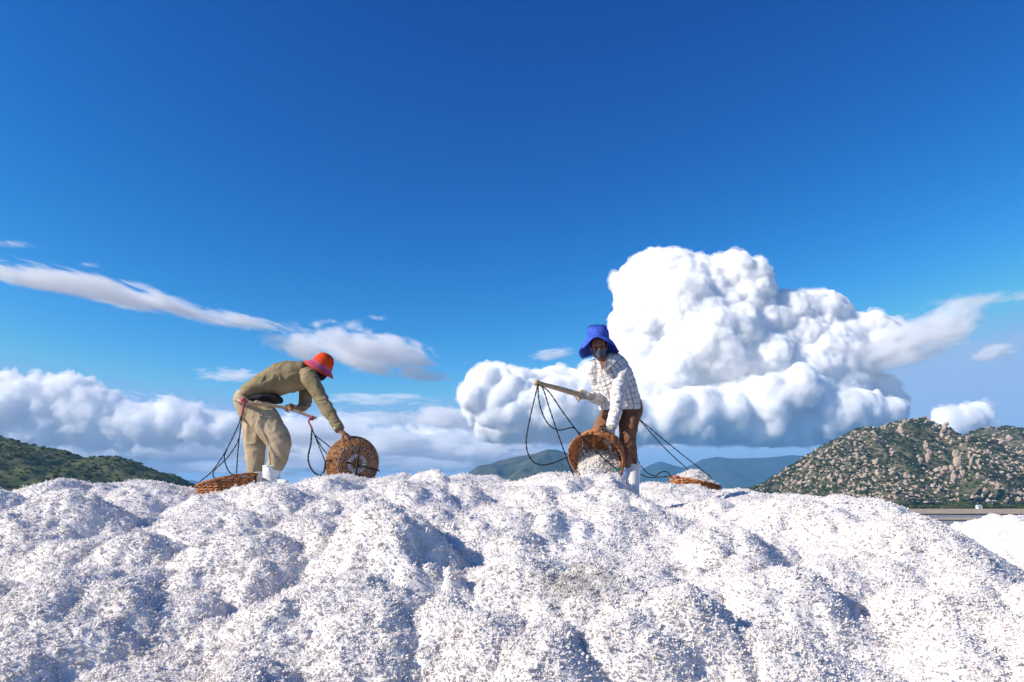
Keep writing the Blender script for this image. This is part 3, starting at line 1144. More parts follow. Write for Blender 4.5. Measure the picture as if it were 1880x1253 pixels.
def head_shape(cl_v, cl_f, c, fwd, up, s=1.0):
    """Skull, jaw, nose, brow and ears, facing fwd."""
    fwd, up = unit(fwd), unit(up)
    up = unit(up - fwd * np.dot(up, fwd))
    lt = np.cross(up, fwd)
    ax = [lt, fwd, up]
    P = lambda x, y, z: np.asarray(c) + (lt * x + fwd * y + up * z) * s
    blob(cl_v, cl_f, P(0, -0.012, 0.025), np.array([0.074, 0.094, 0.092]) * s, ax)
    blob(cl_v, cl_f, P(0, 0.022, -0.045), np.array([0.056, 0.062, 0.070]) * s, ax)
    blob(cl_v, cl_f, P(0, 0.066, -0.098), np.array([0.022, 0.020, 0.018]) * s, ax)
    chain(cl_v, cl_f, [P(0, 0.082, 0.010), P(0, 0.098, -0.030)], [0.008 * s, 0.014 * s])
    chain(cl_v, cl_f, [P(-0.044, 0.068, 0.026), P(0, 0.082, 0.022), P(0.044, 0.068, 0.026)], [0.009 * s, 0.011 * s, 0.009 * s])
    for q in (-1, 1):
        blob(cl_v, cl_f, P(0.077 * q, -0.005, -0.008), np.array([0.010, 0.020, 0.031]) * s, ax)
        blob(cl_v, cl_f, P(0.040 * q, 0.062, -0.020), np.array([0.022, 0.018, 0.018]) * s, ax)
    return P, ax


def boot(name, mat, parent, top, bottom, toe, a, b):
    """Rubber boot: open shaft, ankle, foot and sole. a/b half widths of the shaft."""
    top, bottom = np.asarray(top, float), np.asarray(bottom, float)
    toe = unit(toe)
    sd = unit(np.cross(toe, [0, 0, 1]))
    cl = Cloth()
    h = top - bottom
    cl.add([(top, a, b), (bottom + h * 0.7, a * 0.97, b * 0.97), (bottom + h * 0.35, a * 0.84, b * 0.86), (bottom + h * 0.12, a * 0.86, b * 0.95), (bottom + np.array([0, 0, 0.03]), a * 0.8, b * 0.9)], sd, n=18)
    cl.add([(bottom - toe * 0.055 + np.array([0, 0, 0.050]), 0.036, 0.042), (bottom + toe * 0.03 + np.array([0, 0, 0.052]), 0.043, 0.050), (bottom + toe * 0.12 + np.array([0, 0, 0.038]), 0.047, 0.036), (bottom + toe * 0.185 + np.array([0, 0, 0.030]), 0.034, 0.026)], sd, n=14)
    v, f = cl.surface(0.006, 2)
    v = creases(v, f, [(bottom + h * 0.25 + sd * 0.1, bottom + h * 0.22 - sd * 0.1, 0.010, -0.004), (bottom + h * 0.36 + sd * 0.1, bottom + h * 0.33 - sd * 0.1, 0.010, -0.003)])
    o = mesh_from(name, v, f, mat, parent)
    hh = unit(h)
    s1 = unit(sd - hh * np.dot(sd, hh))
    s2 = np.cross(hh, s1)
    th = np.linspace(0, 2 * math.pi, 40, endpoint=False)
    ring = np.array([top - hh * 0.004 + s1 * (a + 0.001) * math.cos(t) + s2 * (b + 0.001) * math.sin(t) for t in th])
    rv, rf = tube(ring, 0.006, 8, closed=True)
    mesh_from('rim', rv, rf, mat, o)
    return o


def rope(pts, r=0.0065, n=40, sides=6):
    return tube(smooth_path(pts, n), r, sides)


M_SKIN = mottled('skin', (0.27, 0.125, 0.068), (0.38, 0.185, 0.105), 18, 0.55, spec=0.35)
M_KHAKI = fabric('khaki_shirt', (0.198, 0.155, 0.088), (0.265, 0.212, 0.126))
M_KHAKI2 = fabric('khaki_trousers', (0.36, 0.285, 0.185), (0.46, 0.37, 0.25))
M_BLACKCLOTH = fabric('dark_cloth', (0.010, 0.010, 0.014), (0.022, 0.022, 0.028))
M_BROWN = fabric('brown_trousers', (0.155, 0.072, 0.043), (0.215, 0.108, 0.066))
M_MASK = fabric('slate_mask', (0.060, 0.075, 0.100), (0.14, 0.162, 0.20), 30)
M_GLOVE = fabric('grey_glove', (0.30, 0.28, 0.22), (0.46, 0.43, 0.36), 40)
M_BOOT = mottled('white_rubber', (0.74, 0.74, 0.73), (0.82, 0.82, 0.81), 6, 0.32, spec=0.5)
M_ROPE = mottled('black_rope', (0.008, 0.008, 0.010), (0.02, 0.02, 0.024), 120, 0.7, bump=0.5, bscale=300)
M_PINK = fabric('pink_tie', (0.30, 0.05, 0.075), (0.45, 0.10, 0.14), 60)
M_GREENTIE = fabric('green_tie', (0.03, 0.30, 0.17), (0.05, 0.42, 0.25), 60)
M_WOOD = mottled('bamboo_pole', (0.30, 0.21, 0.12), (0.50, 0.38, 0.25), 14, 0.6, bump=0.3, bscale=60)
M_EYE = mottled('eye_dark', (0.01, 0.008, 0.006), (0.015, 0.012, 0.01), 5, 0.2)

# plaid: thin dark lines both ways on off-white
m, nt, b = new_mat('plaid_shirt')
at_ = N(nt, 'ShaderNodeAttribute')
at_.attribute_name = 'cloth'
sp = N(nt, 'ShaderNodeSeparateXYZ')
nt.links.new(at_.outputs['Vector'], sp.inputs[0])
prev = None
lines = []
for sock, period, width in (('X', 0.048, 0.13), ('Y', 0.050, 0.13), ('X', 0.096, 0.16), ('Y', 0.025, 0.12)):
    mo = N(nt, 'ShaderNodeMath', operation='PINGPONG')
    mo.inputs[1].default_value = period / 2
    nt.links.new(sp.outputs[sock], mo.inputs[0])
    lt_ = N(nt, 'ShaderNodeMath', operation='LESS_THAN')
    lt_.inputs[1].default_value = period * width / 2
    nt.links.new(mo.outputs[0], lt_.inputs[0])
    lines.append(lt_)
cols = [(0.12, 0.10, 0.10, 1), (0.14, 0.115, 0.10, 1), (0.42, 0.33, 0.30, 1), (0.50, 0.47, 0.50, 1)]
strength = [0.68, 0.68, 0.6, 0.5]
base = N(nt, 'ShaderNodeRGB')
base.outputs[0].default_value = (0.74, 0.72, 0.71, 1)
cur = base.outputs[0]
for k in (3, 2, 0, 1):
    fac = N(nt, 'ShaderNodeMath', operation='MULTIPLY')
    fac.inputs[1].default_value = strength[k]
    nt.links.new(lines[k].outputs[0], fac.inputs[0])
    mx = N(nt, 'ShaderNodeMix', data_type='RGBA')
    nt.links.new(fac.outputs[0], mx.inputs[0])
    nt.links.new(cur, mx.inputs[6])
    mx.inputs[7].default_value = cols[k]
    cur = mx.outputs[2]
nt.links.new(cur, b.inputs['Base Color'])
b.inputs['Roughness'].default_value = 0.85
b.inputs['Specular IOR Level'].default_value = 0.15
M_PLAID = m


def hat_lathe(name, profile, mat, parent, c, up, fwd, seg=64, bend=None, thick=0.004):
    """Lathe about up; profile rows (radius, height); bend(phi, k, r, h) may change a row. phi 0 is fwd."""
    up = unit(up)
    fwd = unit(np.asarray(fwd) - up * np.dot(fwd, up))
    rt = np.cross(fwd, up)
    v, f = [], []
    n = len(profile)
    for i in range(seg):
        ph = 2 * math.pi * i / seg
        for k, (r, h) in enumerate(profile):
            if bend:
                r, h = bend(ph, k, r, h)
            v.append(np.asarray(c) + (fwd * math.cos(ph) + rt * math.sin(ph)) * r + up * h)
    for i in range(seg):
        j = (i + 1) % seg
        for k in range(n - 1):
            f.append((i * n + k, j * n + k, j * n + k + 1, i * n + k + 1))
    o = mesh_from(name, np.array(v), f, mat, parent)
    md = o.modifiers.new('thick', 'SOLIDIFY')
    md.thickness = thick
    md.offset = -1
    return o


# ------------------------------------------------------------------ worker in the orange hat
YL = 7.0
L = lambda px, py, dy=0.0: at(px, py, YL + dy)
SY = np.array([0.0, 1.0, 0.0])
sL = YL / FPX
manL = empty('person', L(488, 892))
tag(manL, 'worker in khaki clothes and orange hat bending to tip a basket', 'person')

bv, bf = [], []
nearsh, nearel, nearwr = L(566, 686, -0.16), L(594, 741, -0.22), L(624, 789, -0.30)
farsh, farel, farwr = L(564, 688, 0.16), L(560, 738, 0.13), L(545, 750, -0.02)
chain(bv, bf, [L(455, 735), L(487, 708), L(530, 694), L(560, 682)], [0.10, 0.105, 0.12, 0.09])
chain(bv, bf, [L(560, 682), L(574, 676), L(584, 678)], [0.060, 0.052, 0.050])
headP, headA = head_shape(bv, bf, L(587, 677), unit(L(606, 689) - L(587, 677) + np.array([0, -0.02, -0.02])), unit(L(597, 663) - L(587, 677)), 0.94)
chain(bv, bf, [nearsh, nearel, nearwr, L(629, 795, -0.31)], [0.052, 0.042, 0.028, 0.026])
chain(bv, bf, [farsh, farel, farwr], [0.052, 0.042, 0.027])
chain(bv, bf, [L(462, 748, -0.08), L(509, 808, -0.10), L(502, 875, -0.09)], [0.085, 0.06, 0.042])
chain(bv, bf, [L(460, 748, 0.09), L(468, 812, 0.09), L(472, 880, 0.08)], [0.085, 0.06, 0.042])
hand(bv, bf, L(629, 795, -0.31), L(645, 808, -0.33) - L(629, 795, -0.31), np.array([0.45, -0.45, 0.75]), [0.42, 0.46, 0.50, 0.55], 1, 1.06, 1.05, 0.2)
hand(bv, bf, farwr + np.array([0.005, -0.02, 0]), L(528, 748, -0.11) - farwr, np.array([0.15, -0.9, 0.45]), [0.95, 0.98, 1.0, 1.0], 1, 1.0, 1.05, 0.6)
v, f = remesh(bv, bf, 0.0057)
v = laplace(v, f, 1, 0.4)
body = mesh_from('body', v, f, M_SKIN, manL)

cl = Cloth()
cl.add([(L(457, 726), 0.17, 17.5 * sL), (L(470, 718), 0.18, 20.5 * sL), (L(490, 707), 0.19, 25.5 * sL), (L(518, 695), 0.185, 29.5 * sL), (L(545, 690), 0.185, 28.5 * sL), (L(563, 682), 0.15, 20 * sL), (L(573, 678), 0.075, 11 * sL)], SY, n=30, seg=36)
cl.add([(nearsh + np.array([-0.03, 0.05, 0.01]), 0.075, 0.085), (nearsh + np.array([0.01, -0.01, -0.04]), 0.066, 0.080), (L(583, 718, -0.2), 0.058, 0.068), (nearel, 0.056, 0.066), (L(610, 766, -0.26), 0.047, 0.056), (nearwr, 0.038, 0.043)], SY, n=26, seg=26)
cl.add([(farsh + np.array([-0.03, -0.05, 0.01]), 0.075, 0.085), (farsh + np.array([0.0, 0.01, -0.05]), 0.072, 0.08), (farel, 0.060, 0.066), (farwr + np.array([0.03, 0.03, 0.005]), 0.042, 0.046)], SY, n=20, seg=22)
v, f = cl.surface(0.0070, 3)
v = creases(v, f, [(L(556, 672, -0.2), L(549, 700, -0.25), 0.018, -0.012), (L(550, 705, -0.25), L(500, 724, -0.25), 0.014, -0.012), (L(548, 712, -0.25), L(515, 733, -0.25), 0.012, 0.010),
                   (L(545, 690, -0.25), L(490, 702, -0.25), 0.016, -0.009), (L(530, 672, -0.2), L(480, 692, -0.25), 0.014, 0.008), (L(566, 668, -0.2), L(562, 690, -0.25), 0.010, 0.009),
                   (L(460, 728, -0.22), L(520, 712, -0.25), 0.016, 0.011), (L(460, 716, -0.22), L(505, 695, -0.25), 0.012, -0.009), (L(577, 700, -0.27), L(592, 735, -0.3), 0.012, -0.009),
                   (L(585, 745, -0.3), L(604, 737, -0.3), 0.009, -0.010), (L(590, 752, -0.3), L(610, 748, -0.3), 0.008, 0.008), (L(600, 764, -0.32), L(616, 757, -0.32), 0.008, -0.008),
                   (L(553, 690, -0.25), L(520, 680, -0.24), 0.010, -0.011), (L(552, 697, -0.25), L(505, 690, -0.24), 0.009, 0.009), (L(551, 716, -0.25), L(478, 731, -0.2), 0.010, -0.011), (L(549, 722, -0.22), L(500, 737, -0.2), 0.009, 0.010),
                   (L(488, 690, -0.2), L(464, 726, -0.2), 0.010, 0.009), (L(497, 686, -0.2), L(474, 728, -0.2), 0.010, -0.010), (L(572, 692, -0.27), L(586, 712, -0.28), 0.008, 0.009), (L(568, 704, -0.27), L(584, 730, -0.29), 0.008, -0.009)])
v = rumple(v, f, 0.011, 0.10, 3, (1, 0.6, 1.4))
shirt = mesh_from('shirt', v, f, M_KHAKI, manL)
cuff_c, cuff_d = nearwr, unit(nearwr - nearel)
q1 = unit(np.cross(cuff_d, SY))
q2 = np.cross(cuff_d, q1)
cv_, cf_ = [], []
for k, (o_, r_) in enumerate(((-0.055, 0.050), (-0.05, 0.0535), (0.004, 0.0485), (0.006, 0.042), (-0.01, 0.040))):
    for i in range(28):
        t_ = 2 * math.pi * i / 28
        cv_.append(cuff_c + cuff_d * o_ + (q1 * math.cos(t_) + q2 * math.sin(t_) * 0.92) * r_)
for k in range(4):
    for i in range(28):
        j = (i + 1) % 28
        cf_.append((k * 28 + i, k * 28 + j, (k + 1) * 28 + j, (k + 1) * 28 + i))
mesh_from('cuff', np.array(cv_), cf_, M_KHAKI, shirt)
bvv, bff = ico(2)
mesh_from('button', L(614.5, 786.5, -0.36) + bvv * np.array([0.009, 0.005, 0.009]), bff, M_BOOT, shirt)
# hem of the loose shirt, standing off the waist
hd = unit(L(470, 718) - L(457, 726))
hp = np.cross(hd, SY)
th_ = np.linspace(0, 2 * math.pi, 60, endpoint=False)
hem = np.array([L(457, 726) - hd * 0.006 + SY * 0.186 * math.cos(t) + hp * 20 * sL * math.sin(t) + hd * 0.010 * math.sin(5 * t + 1) for t in th_])
inner = np.array([L(457, 726) + hd * 0.10 + SY * 0.175 * math.cos(t) + hp * 19.5 * sL * math.sin(t) for t in th_])
hv2 = np.vstack([hem, inner])
o = mesh_from('hem', hv2, [(i, (i + 1) % 60, 60 + (i + 1) % 60, 60 + i) for i in range(60)], M_KHAKI, shirt)
md = o.modifiers.new('thick', 'SOLIDIFY')
md.thickness = 0.006
# dark filler standing in for the shade in the hollow under the hanging shirt
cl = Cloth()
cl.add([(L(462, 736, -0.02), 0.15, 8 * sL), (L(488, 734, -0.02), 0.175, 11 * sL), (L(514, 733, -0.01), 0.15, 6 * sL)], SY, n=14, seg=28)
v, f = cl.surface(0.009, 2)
mesh_from('shirt_shade', rumple(v, f, 0.006, 0.06, 4), f, M_BLACKCLOTH, manL)
cl = Cloth()
cl.add([(L(454, 722), 0.155, 15 * sL), (L(451, 734), 0.175, 18.5 * sL), (L(460, 748), 0.185, 24 * sL), (L(466, 760), 0.17, 26 * sL)], SY, n=14, seg=34)
cl.add([(L(468, 746, -0.075), 0.105, 26 * sL), (L(487, 772, -0.09), 0.105, 25 * sL), (L(510, 806, -0.10), 0.092, 22.5 * sL), (L(512, 824, -0.10), 0.086, 20 * sL), (L(509, 845, -0.095), 0.080, 16.5 * sL), (L(503, 860, -0.09), 0.078, 13.5 * sL)], SY, n=26, seg=28)
cl.add([(L(463, 748, 0.085), 0.105, 24 * sL), (L(466, 778, 0.09), 0.10, 22 * sL), (L(468, 810, 0.09), 0.092, 20 * sL), (L(468, 845, 0.09), 0.084, 16.5 * sL), (L(468, 873, 0.085), 0.074, 12 * sL)], SY, n=24, seg=28)
v, f = cl.surface(0.0072, 3)
v = creases(v, f, [(L(458, 752, -0.2), L(489, 822, -0.2), 0.016, -0.014), (L(470, 755, -0.2), L(508, 806, -0.22), 0.020, 0.010), (L(490, 826, -0.2), L(527, 812, -0.22), 0.010, -0.010),
                   (L(490, 838, -0.2), L(520, 824, -0.22), 0.009, 0.010), (L(492, 848, -0.2), L(524, 840, -0.2), 0.008, -0.009), (L(494, 855, -0.2), L(520, 851, -0.2), 0.007, 0.007),
                   (L(450, 770, -0.05), L(462, 850, -0.05), 0.014, 0.010), (L(480, 750, -0.22), L(515, 795, -0.25), 0.012, -0.007), (L(455, 860, -0.02), L(480, 850, -0.02), 0.008, -0.008)])
v = rumple(v, f, 0.010, 0.11, 7, (1.2, 0.6, 0.7))
mesh_from('trousers', v, f, M_KHAKI2, manL)
boot('boot', M_BOOT, manL, L(500, 856, -0.09), L(496, 893, -0.09), (1, -0.25, 0), 0.084, 0.094)
boot('boot', M_BOOT, manL, L(475, 868, 0.08), L(475, 896, 0.08), (1, 0.15, 0), 0.072, 0.078)

# dark headscarf wound over the face and neck
sv, sf = [], []
cH = L(587, 677)
fw = unit(L(606, 689) - cH)
upH = unit(L(597, 663) - cH)
blob(sv, sf, cH + fw * 0.018 - upH * 0.035, np.array([0.082, 0.096, 0.085]), headA)
chain(sv, sf, [cH - fw * 0.02 - upH * 0.02, L(574, 676)], [0.088, 0.066])
blob(sv, sf, cH + fw * 0.055 - upH * 0.055, np.array([0.055, 0.052, 0.055]), headA)
v, f = remesh(sv, sf, 0.006)
v = rumple(laplace(v, f, 2, 0.5), f, 0.004, 0.04, 12)
mesh_from('headscarf', v, f, M_BLACKCLOTH, manL)

M_ORANGE = mottled('orange_knit', (0.60, 0.040, 0.006), (0.76, 0.080, 0.010), 30, 0.9, bump=0.5, bscale=260)
M_BAND = mottled('pink_brim', (0.40, 0.055, 0.12), (0.52, 0.10, 0.19), 14, 0.8)
hc = L(590.5, 671.5)
prof = []
for k in range(15):                                          # crocheted rows up the crown
    t_ = k / 14.0
    ang = t_ * math.pi / 2
    prof.append((0.004 + 0.106 * math.cos(ang) ** 0.75, 0.004 + 0.128 * math.sin(ang)))
    if k < 14:
        a2 = (t_ + 0.5 / 14) * math.pi / 2
        prof.append((0.004 + 0.101 * math.cos(a2) ** 0.75, 0.004 + 0.1225 * math.sin(a2)))
hat = hat_lathe('hat', prof, M_ORANGE, manL, hc, upH + np.array([0.0, -0.12, 0]), fw, 72, None, 0.005)
scal = lambda ph, k, r, h: (r + (0.0035 * math.sin(26 * ph) if k >= 7 else 0), h + 0.006 * math.sin(2 * ph + 0.6) * (k / 8.0))
hat_lathe('brim', [(0.108, 0.008), (0.116, 0.002), (0.124, -0.006), (0.136, -0.016), (0.150, -0.030), (0.163, -0.043)], M_BAND, hat, hc, upH + np.array([0.0, -0.12, 0]), fw, 96, scal, 0.004)
hat_lathe('brim_edge', [(0.162, -0.040), (0.166, -0.045), (0.171, -0.051), (0.175, -0.053), (0.172, -0.058), (0.165, -0.050)], M_ORANGE, hat, hc, upH + np.array([0.0, -0.12, 0]), fw, 120,
          lambda ph, k, r, h: (r + 0.004 * math.sin(40 * ph) * (2 <= k <= 4), h + 0.006 * math.sin(2 * ph + 0.6)), 0.003)
hat_lathe('ribbon', [(0.111, 0.004), (0.114, 0.006), (0.1135, 0.026), (0.110, 0.028)], M_BAND, hat, hc, upH + np.array([0.0, -0.12, 0]), fw, 64, None, 0.002)
# ------------------------------------------------------------------ worker in the blue hat
YR = 6.45
R_ = lambda px, py, dy=0.0: at(px, py, YR + dy)
sR = YR / FPX
manR = empty('person', R_(1140, 908))
tag(manR, 'worker in white plaid shirt, brown trousers and blue hat emptying a basket', 'person')
SX = unit([0.97, 0.22, 0.0])

bv, bf = [], []
shL, elL, wrL = R_(1140, 674, -0.10), R_(1134, 725, -0.28), R_(1123, 785, -0.46)          # his left arm, hanging to the basket
shR, elR, wrR = R_(1089, 673, -0.10), R_(1106, 731, -0.02), R_(1083, 728, -0.24)          # his right arm, holding the pole
chain(bv, bf, [R_(1148, 745, 0.02), R_(1136, 712, -0.04), R_(1118, 682, -0.10)], [0.105, 0.11, 0.10])
chain(bv, bf, [shR + np.array([0.02, 0, 0]), shL - np.array([0.02, 0, 0])], [0.055, 0.055])
chain(bv, bf, [R_(1114, 676, -0.11), R_(1106, 660, -0.16), R_(1101, 648, -0.18)], [0.062, 0.050, 0.050])
headc = R_(1099, 638, -0.20)
hfw = unit(np.array([0.0, 0, CAMZ]) - headc + np.array([0.3, 0, 0.2]))
hup = unit([-0.05, -0.10, 1])
hP, hA = head_shape(bv, bf, headc, hfw, hup, 0.92)
chain(bv, bf, [shL, elL, wrL], [0.050, 0.041, 0.027])
chain(bv, bf, [shR, elR, wrR], [0.050, 0.041, 0.027])
chain(bv, bf, [R_(1158, 752, 0.02), R_(1154, 806, -0.06), R_(1160, 880, 0.02)], [0.082, 0.056, 0.042])
chain(bv, bf, [R_(1126, 752, 0.02), R_(1096, 808, -0.14), R_(1104, 884, 0.0)], [0.082, 0.056, 0.042])
gv, gf = [], []
POLE_HOLD = R_(1058, 722.5, -0.29)
pdir = unit(R_(987, 704, -0.72) - R_(1102, 738, 0.02))
hand(gv, gf, wrR, POLE_HOLD - wrR + np.array([0.03, 0, -0.010]), np.array([0.10, -0.85, 0.35]), [0.85, 0.9, 0.95, 0.95], 1, 1.12, 1.18, 0.6)
hand(gv, gf, wrL, np.array([-0.02, -0.05, -0.10]), np.array([0.35, -0.75, 0.1]), [0.45, 0.5, 0.5, 0.55], 1, 1.05, 1.12, 0.3)
hand(bv, bf, wrR, POLE_HOLD - wrR + np.array([0.03, 0, -0.010]), np.array([0.10, -0.85, 0.35]), [0.85, 0.9, 0.95, 0.95], 1, 1.10, 0.95, 0.6)
hand(bv, bf, wrL, np.array([-0.02, -0.05, -0.10]), np.array([0.35, -0.75, 0.1]), [0.45, 0.5, 0.5, 0.55], 1, 1.04, 0.92, 0.3)
v, f = remesh(bv, bf, 0.0057)
v = laplace(v, f, 1, 0.4)
mesh_from('body', v, f, M_SKIN, manR)
# gloves, one each hand
cut = [i for i, p in enumerate(gv) if p[0] < R_(1100, 728, -0.24)[0]]
nR = len(gv) // 2
for part in (0, 1):
    idx = range(0, nR) if part == 0 else range(nR, len(gv))
    lo = idx[0]
    fs = [tuple(i - lo for i in q) for q in gf if lo <= q[0] < lo + nR]
    v, f = remesh([gv[i] for i in idx], fs, 0.0042)
    mesh_from('glove', rumple(laplace(v, f, 1, 0.4), f, 0.0015, 0.02, 3), f, M_GLOVE, manR)

# eyes
for q in (-1, 1):
    ec = hP(0.030 * q, 0.078, 0.004)
    ev, ef = ico(2)
    mesh_from('eye', ec + ev * np.array([0.011, 0.008, 0.006]), ef, M_EYE, manR)

cl = Cloth()
cl.add([(R_(1139, 753, 0.0), 0.205, 0.150), (R_(1138, 738, -0.01), 0.200, 0.150), (R_(1132, 708, -0.05), 0.190, 0.145), (R_(1123, 684, -0.09), 0.185, 0.130), (R_(1115, 668, -0.12), 0.155, 0.095), (R_(1108, 659, -0.14), 0.070, 0.065)], SX, n=28, seg=40)
cl.add([(shL + np.array([-0.04, 0.03, 0.01]), 0.070, 0.075), (shL + np.array([0.012, -0.01, -0.03]), 0.068, 0.072), (R_(1138, 700, -0.20), 0.062, 0.066), (elL, 0.060, 0.062), (R_(1130, 755, -0.38), 0.053, 0.055), (wrL + np.array([0, 0, 0.0]), 0.044, 0.046)], SX, 0.02, n=26, seg=26)
cl.add([(shR + np.array([0.04, 0.03, 0.01]), 0.068, 0.075), (shR + np.array([0.0, -0.01, -0.04]), 0.064, 0.070), (R_(1099, 708, -0.06), 0.060, 0.064), (elR, 0.056, 0.058), (R_(1094, 731, -0.14), 0.050, 0.052), (wrR + np.array([0.012, 0.02, 0]), 0.042, 0.043)], SX, 0.03, n=26, seg=26)
v, f = cl.surface(0.0070, 3)
v = creases(v, f, [(R_(1120, 684, -0.25), R_(1112, 740, -0.22), 0.012, -0.012), (R_(1125, 676, -0.25), R_(1118, 700, -0.28), 0.010, 0.010), (R_(1150, 690, -0.2), R_(1172, 735, -0.1), 0.014, -0.009),
                   (R_(1142, 715, -0.2), R_(1170, 708, -0.1), 0.010, 0.009), (R_(1145, 725, -0.2), R_(1175, 728, -0.1), 0.010, -0.008), (R_(1126, 728, -0.36), R_(1144, 722, -0.34), 0.008, -0.009),
                   (R_(1124, 742, -0.4), R_(1142, 735, -0.4), 0.008, 0.008), (R_(1120, 760, -0.45), R_(1138, 752, -0.44), 0.007, -0.007), (R_(1100, 690, -0.22), R_(1105, 715, -0.2), 0.010, -0.010),
                   (R_(1090, 695, -0.18), R_(1108, 722, -0.12), 0.008, 0.008), (R_(1115, 745, -0.18), R_(1150, 735, -0.18), 0.010, -0.008)])
v = rumple(v, f, 0.010, 0.085, 13, (1, 1, 1.2))
shirt = mesh_from('shirt', v, f, M_PLAID, manR)
set_uv(shirt, v, cl)
# collar points, open at the throat
for q, (pa, pb, pc, pd) in enumerate(((R_(1093, 658, -0.26), R_(1091, 668, -0.27), R_(1101, 682, -0.285), R_(1104, 668, -0.28)), (R_(1122, 656, -0.24), R_(1131, 664, -0.24), R_(1112, 682, -0.285), R_(1108, 668, -0.28)))):
    cvv = [pa, pb, pc, pd]
    cvv = cvv + [p + np.array([0, 0.012, 0.0]) for p in cvv]
    o = mesh_from('collar', np.array(cvv), [(0, 1, 2, 3), (7, 6, 5, 4), (0, 4, 5, 1), (1, 5, 6, 2), (2, 6, 7, 3), (3, 7, 4, 0)], M_PLAID, shirt, smooth=False)
    a_ = o.data.attributes.new('cloth', 'FLOAT_VECTOR', 'POINT')
    a_.data.foreach_set('vector', (np.array([p - pa for p in cvv], np.float32)[:, [0, 2, 1]]).ravel())
o = mesh_from('throat', np.array([R_(1101, 664, -0.275), R_(1116, 663, -0.27), R_(1105, 681, -0.29), R_(1102, 664, -0.20), R_(1115, 663, -0.20), R_(1106, 680, -0.22)]), [(0, 2, 1), (3, 4, 5), (0, 1, 4, 3), (1, 2, 5, 4), (2, 0, 3, 5)], M_SKIN, manR, smooth=False)

cl = Cloth()
cl.add([(R_(1144, 738, 0.02), 0.175, 0.125), (R_(1146, 750, 0.02), 0.178, 0.130), (R_(1144, 760, 0.01), 0.165, 0.125)], SX, n=10, seg=34)
cl.add([(R_(1157, 752, 0.02), 0.094, 0.105), (R_(1155, 778, -0.02), 0.090, 0.100), (R_(1152, 802, -0.05), 0.076, 0.085), (R_(1155, 830, -0.02), 0.069, 0.074), (R_(1159, 858, 0.01), 0.058, 0.062)], SX, n=22, seg=28)
cl.add([(R_(1128, 752, 0.0), 0.090, 0.105), (R_(1110, 778, -0.07), 0.084, 0.095), (R_(1099, 804, -0.13), 0.074, 0.082), (R_(1101, 835, -0.07), 0.066, 0.07), (R_(1104, 862, -0.02), 0.056, 0.06)], SX, n=22, seg=28)
v, f = cl.surface(0.0070, 3)
v = creases(v, f, [(R_(1140, 765, -0.12), R_(1170, 772, -0.1), 0.010, -0.009), (R_(1140, 775, -0.12), R_(1170, 785, -0.1), 0.010, 0.009), (R_(1138, 800, -0.13), R_(1166, 792, -0.1), 0.009, -0.009),
                   (R_(1141, 815, -0.12), R_(1166, 808, -0.1), 0.009, 0.009), (R_(1143, 826, -0.1), R_(1166, 832, -0.1), 0.009, -0.008), (R_(1146, 845, -0.1), R_(1168, 840, -0.08), 0.008, 0.007),
                   (R_(1098, 775, -0.18), R_(1115, 765, -0.15), 0.008, -0.008), (R_(1095, 788, -0.2), R_(1114, 778, -0.17), 0.008, 0.008)])
v = rumple(v, f, 0.008, 0.09, 17, (1, 1, 1))
mesh_from('trousers', v, f, M_BROWN, manR)
boot('boot', M_BOOT, manR, R_(1162, 853, 0.01), R_(1162, 913, 0.01), (-0.35, -1, 0), 0.070, 0.074)
boot('boot', M_BOOT, manR, R_(1104, 858, -0.02), R_(1106, 912, -0.02), (-0.4, -1, 0), 0.070, 0.074)

# face mask
mv, mf = [], []
blob(mv, mf, hP(0, 0.014, -0.048), np.array([0.0735, 0.078, 0.072]) * 0.96, hA)
chain(mv, mf, [hP(0, 0.090, -0.022), hP(0, 0.072, -0.10)], [0.016, 0.022])
v, f = remesh(mv, mf, 0.005)
v = laplace(v, f, 2, 0.5)
loc_up = (v - headc) @ np.array(hA[2])
v = v - np.outer(np.maximum(loc_up + 0.010, 0), hA[2])                       # straight upper hem under the eyes
v = creases(v, f, [(hP(-0.03, 0.10, -0.02), hP(0.01, 0.08, -0.12), 0.008, 0.005), (hP(0.02, 0.10, -0.02), hP(0.02, 0.08, -0.12), 0.008, -0.005), (hP(-0.05, 0.06, -0.03), hP(-0.01, 0.08, -0.12), 0.007, -0.005)])
mesh_from('face_mask', v, f, M_MASK, manR)
blob(mv2 := [], mf2 := [], hP(0, -0.014, 0.030), np.array([0.082, 0.100, 0.088]) * 0.96, hA)                     # hair under the hat
hv_ = np.array(mv2)
lf = (hv_ - headc) @ np.array(hA[1])
keep = set(np.where(lf < 0.030)[0].tolist())
hair = mesh_from('hair', hv_, [q for q in mf2 if all(i in keep for i in q)], M_BLACKCLOTH, manR)

M_BLUE = mottled('blue_felt', (0.026, 0.066, 0.40), (0.060, 0.135, 0.60), 26, 0.9, bump=0.5, bscale=170)
M_BLUEIN = mottled('blue_felt_fringe', (0.015, 0.03, 0.26), (0.035, 0.06, 0.44), 26, 0.9)
hb = hP(0, -0.006, 0.074)
hatup = unit(np.array(hA[2]) * 1.0 + np.array([0.05, 0.20, 0]))


def blue_brim(ph, k, r, h):
    if k >= 12:
        t = (k - 11) / 7.0
        s_ = abs(math.sin(ph))
        back_ = max(0.0, -math.cos(ph))
        r = 0.110 + t * (0.052 * (1 - 0.45 * max(0.0, math.cos(ph))) + 0.016 * s_ + 0.02 * back_ + 0.010 * math.sin(3 * ph + 1.0))
        h = -0.002 - t * t * (0.004 + 0.088 * s_ ** 1.4 + 0.10 * back_) + 0.010 * t * math.sin(5 * ph)
    else:
        r = r + 0.0022 * math.sin(7 * ph + k)
    return r, h


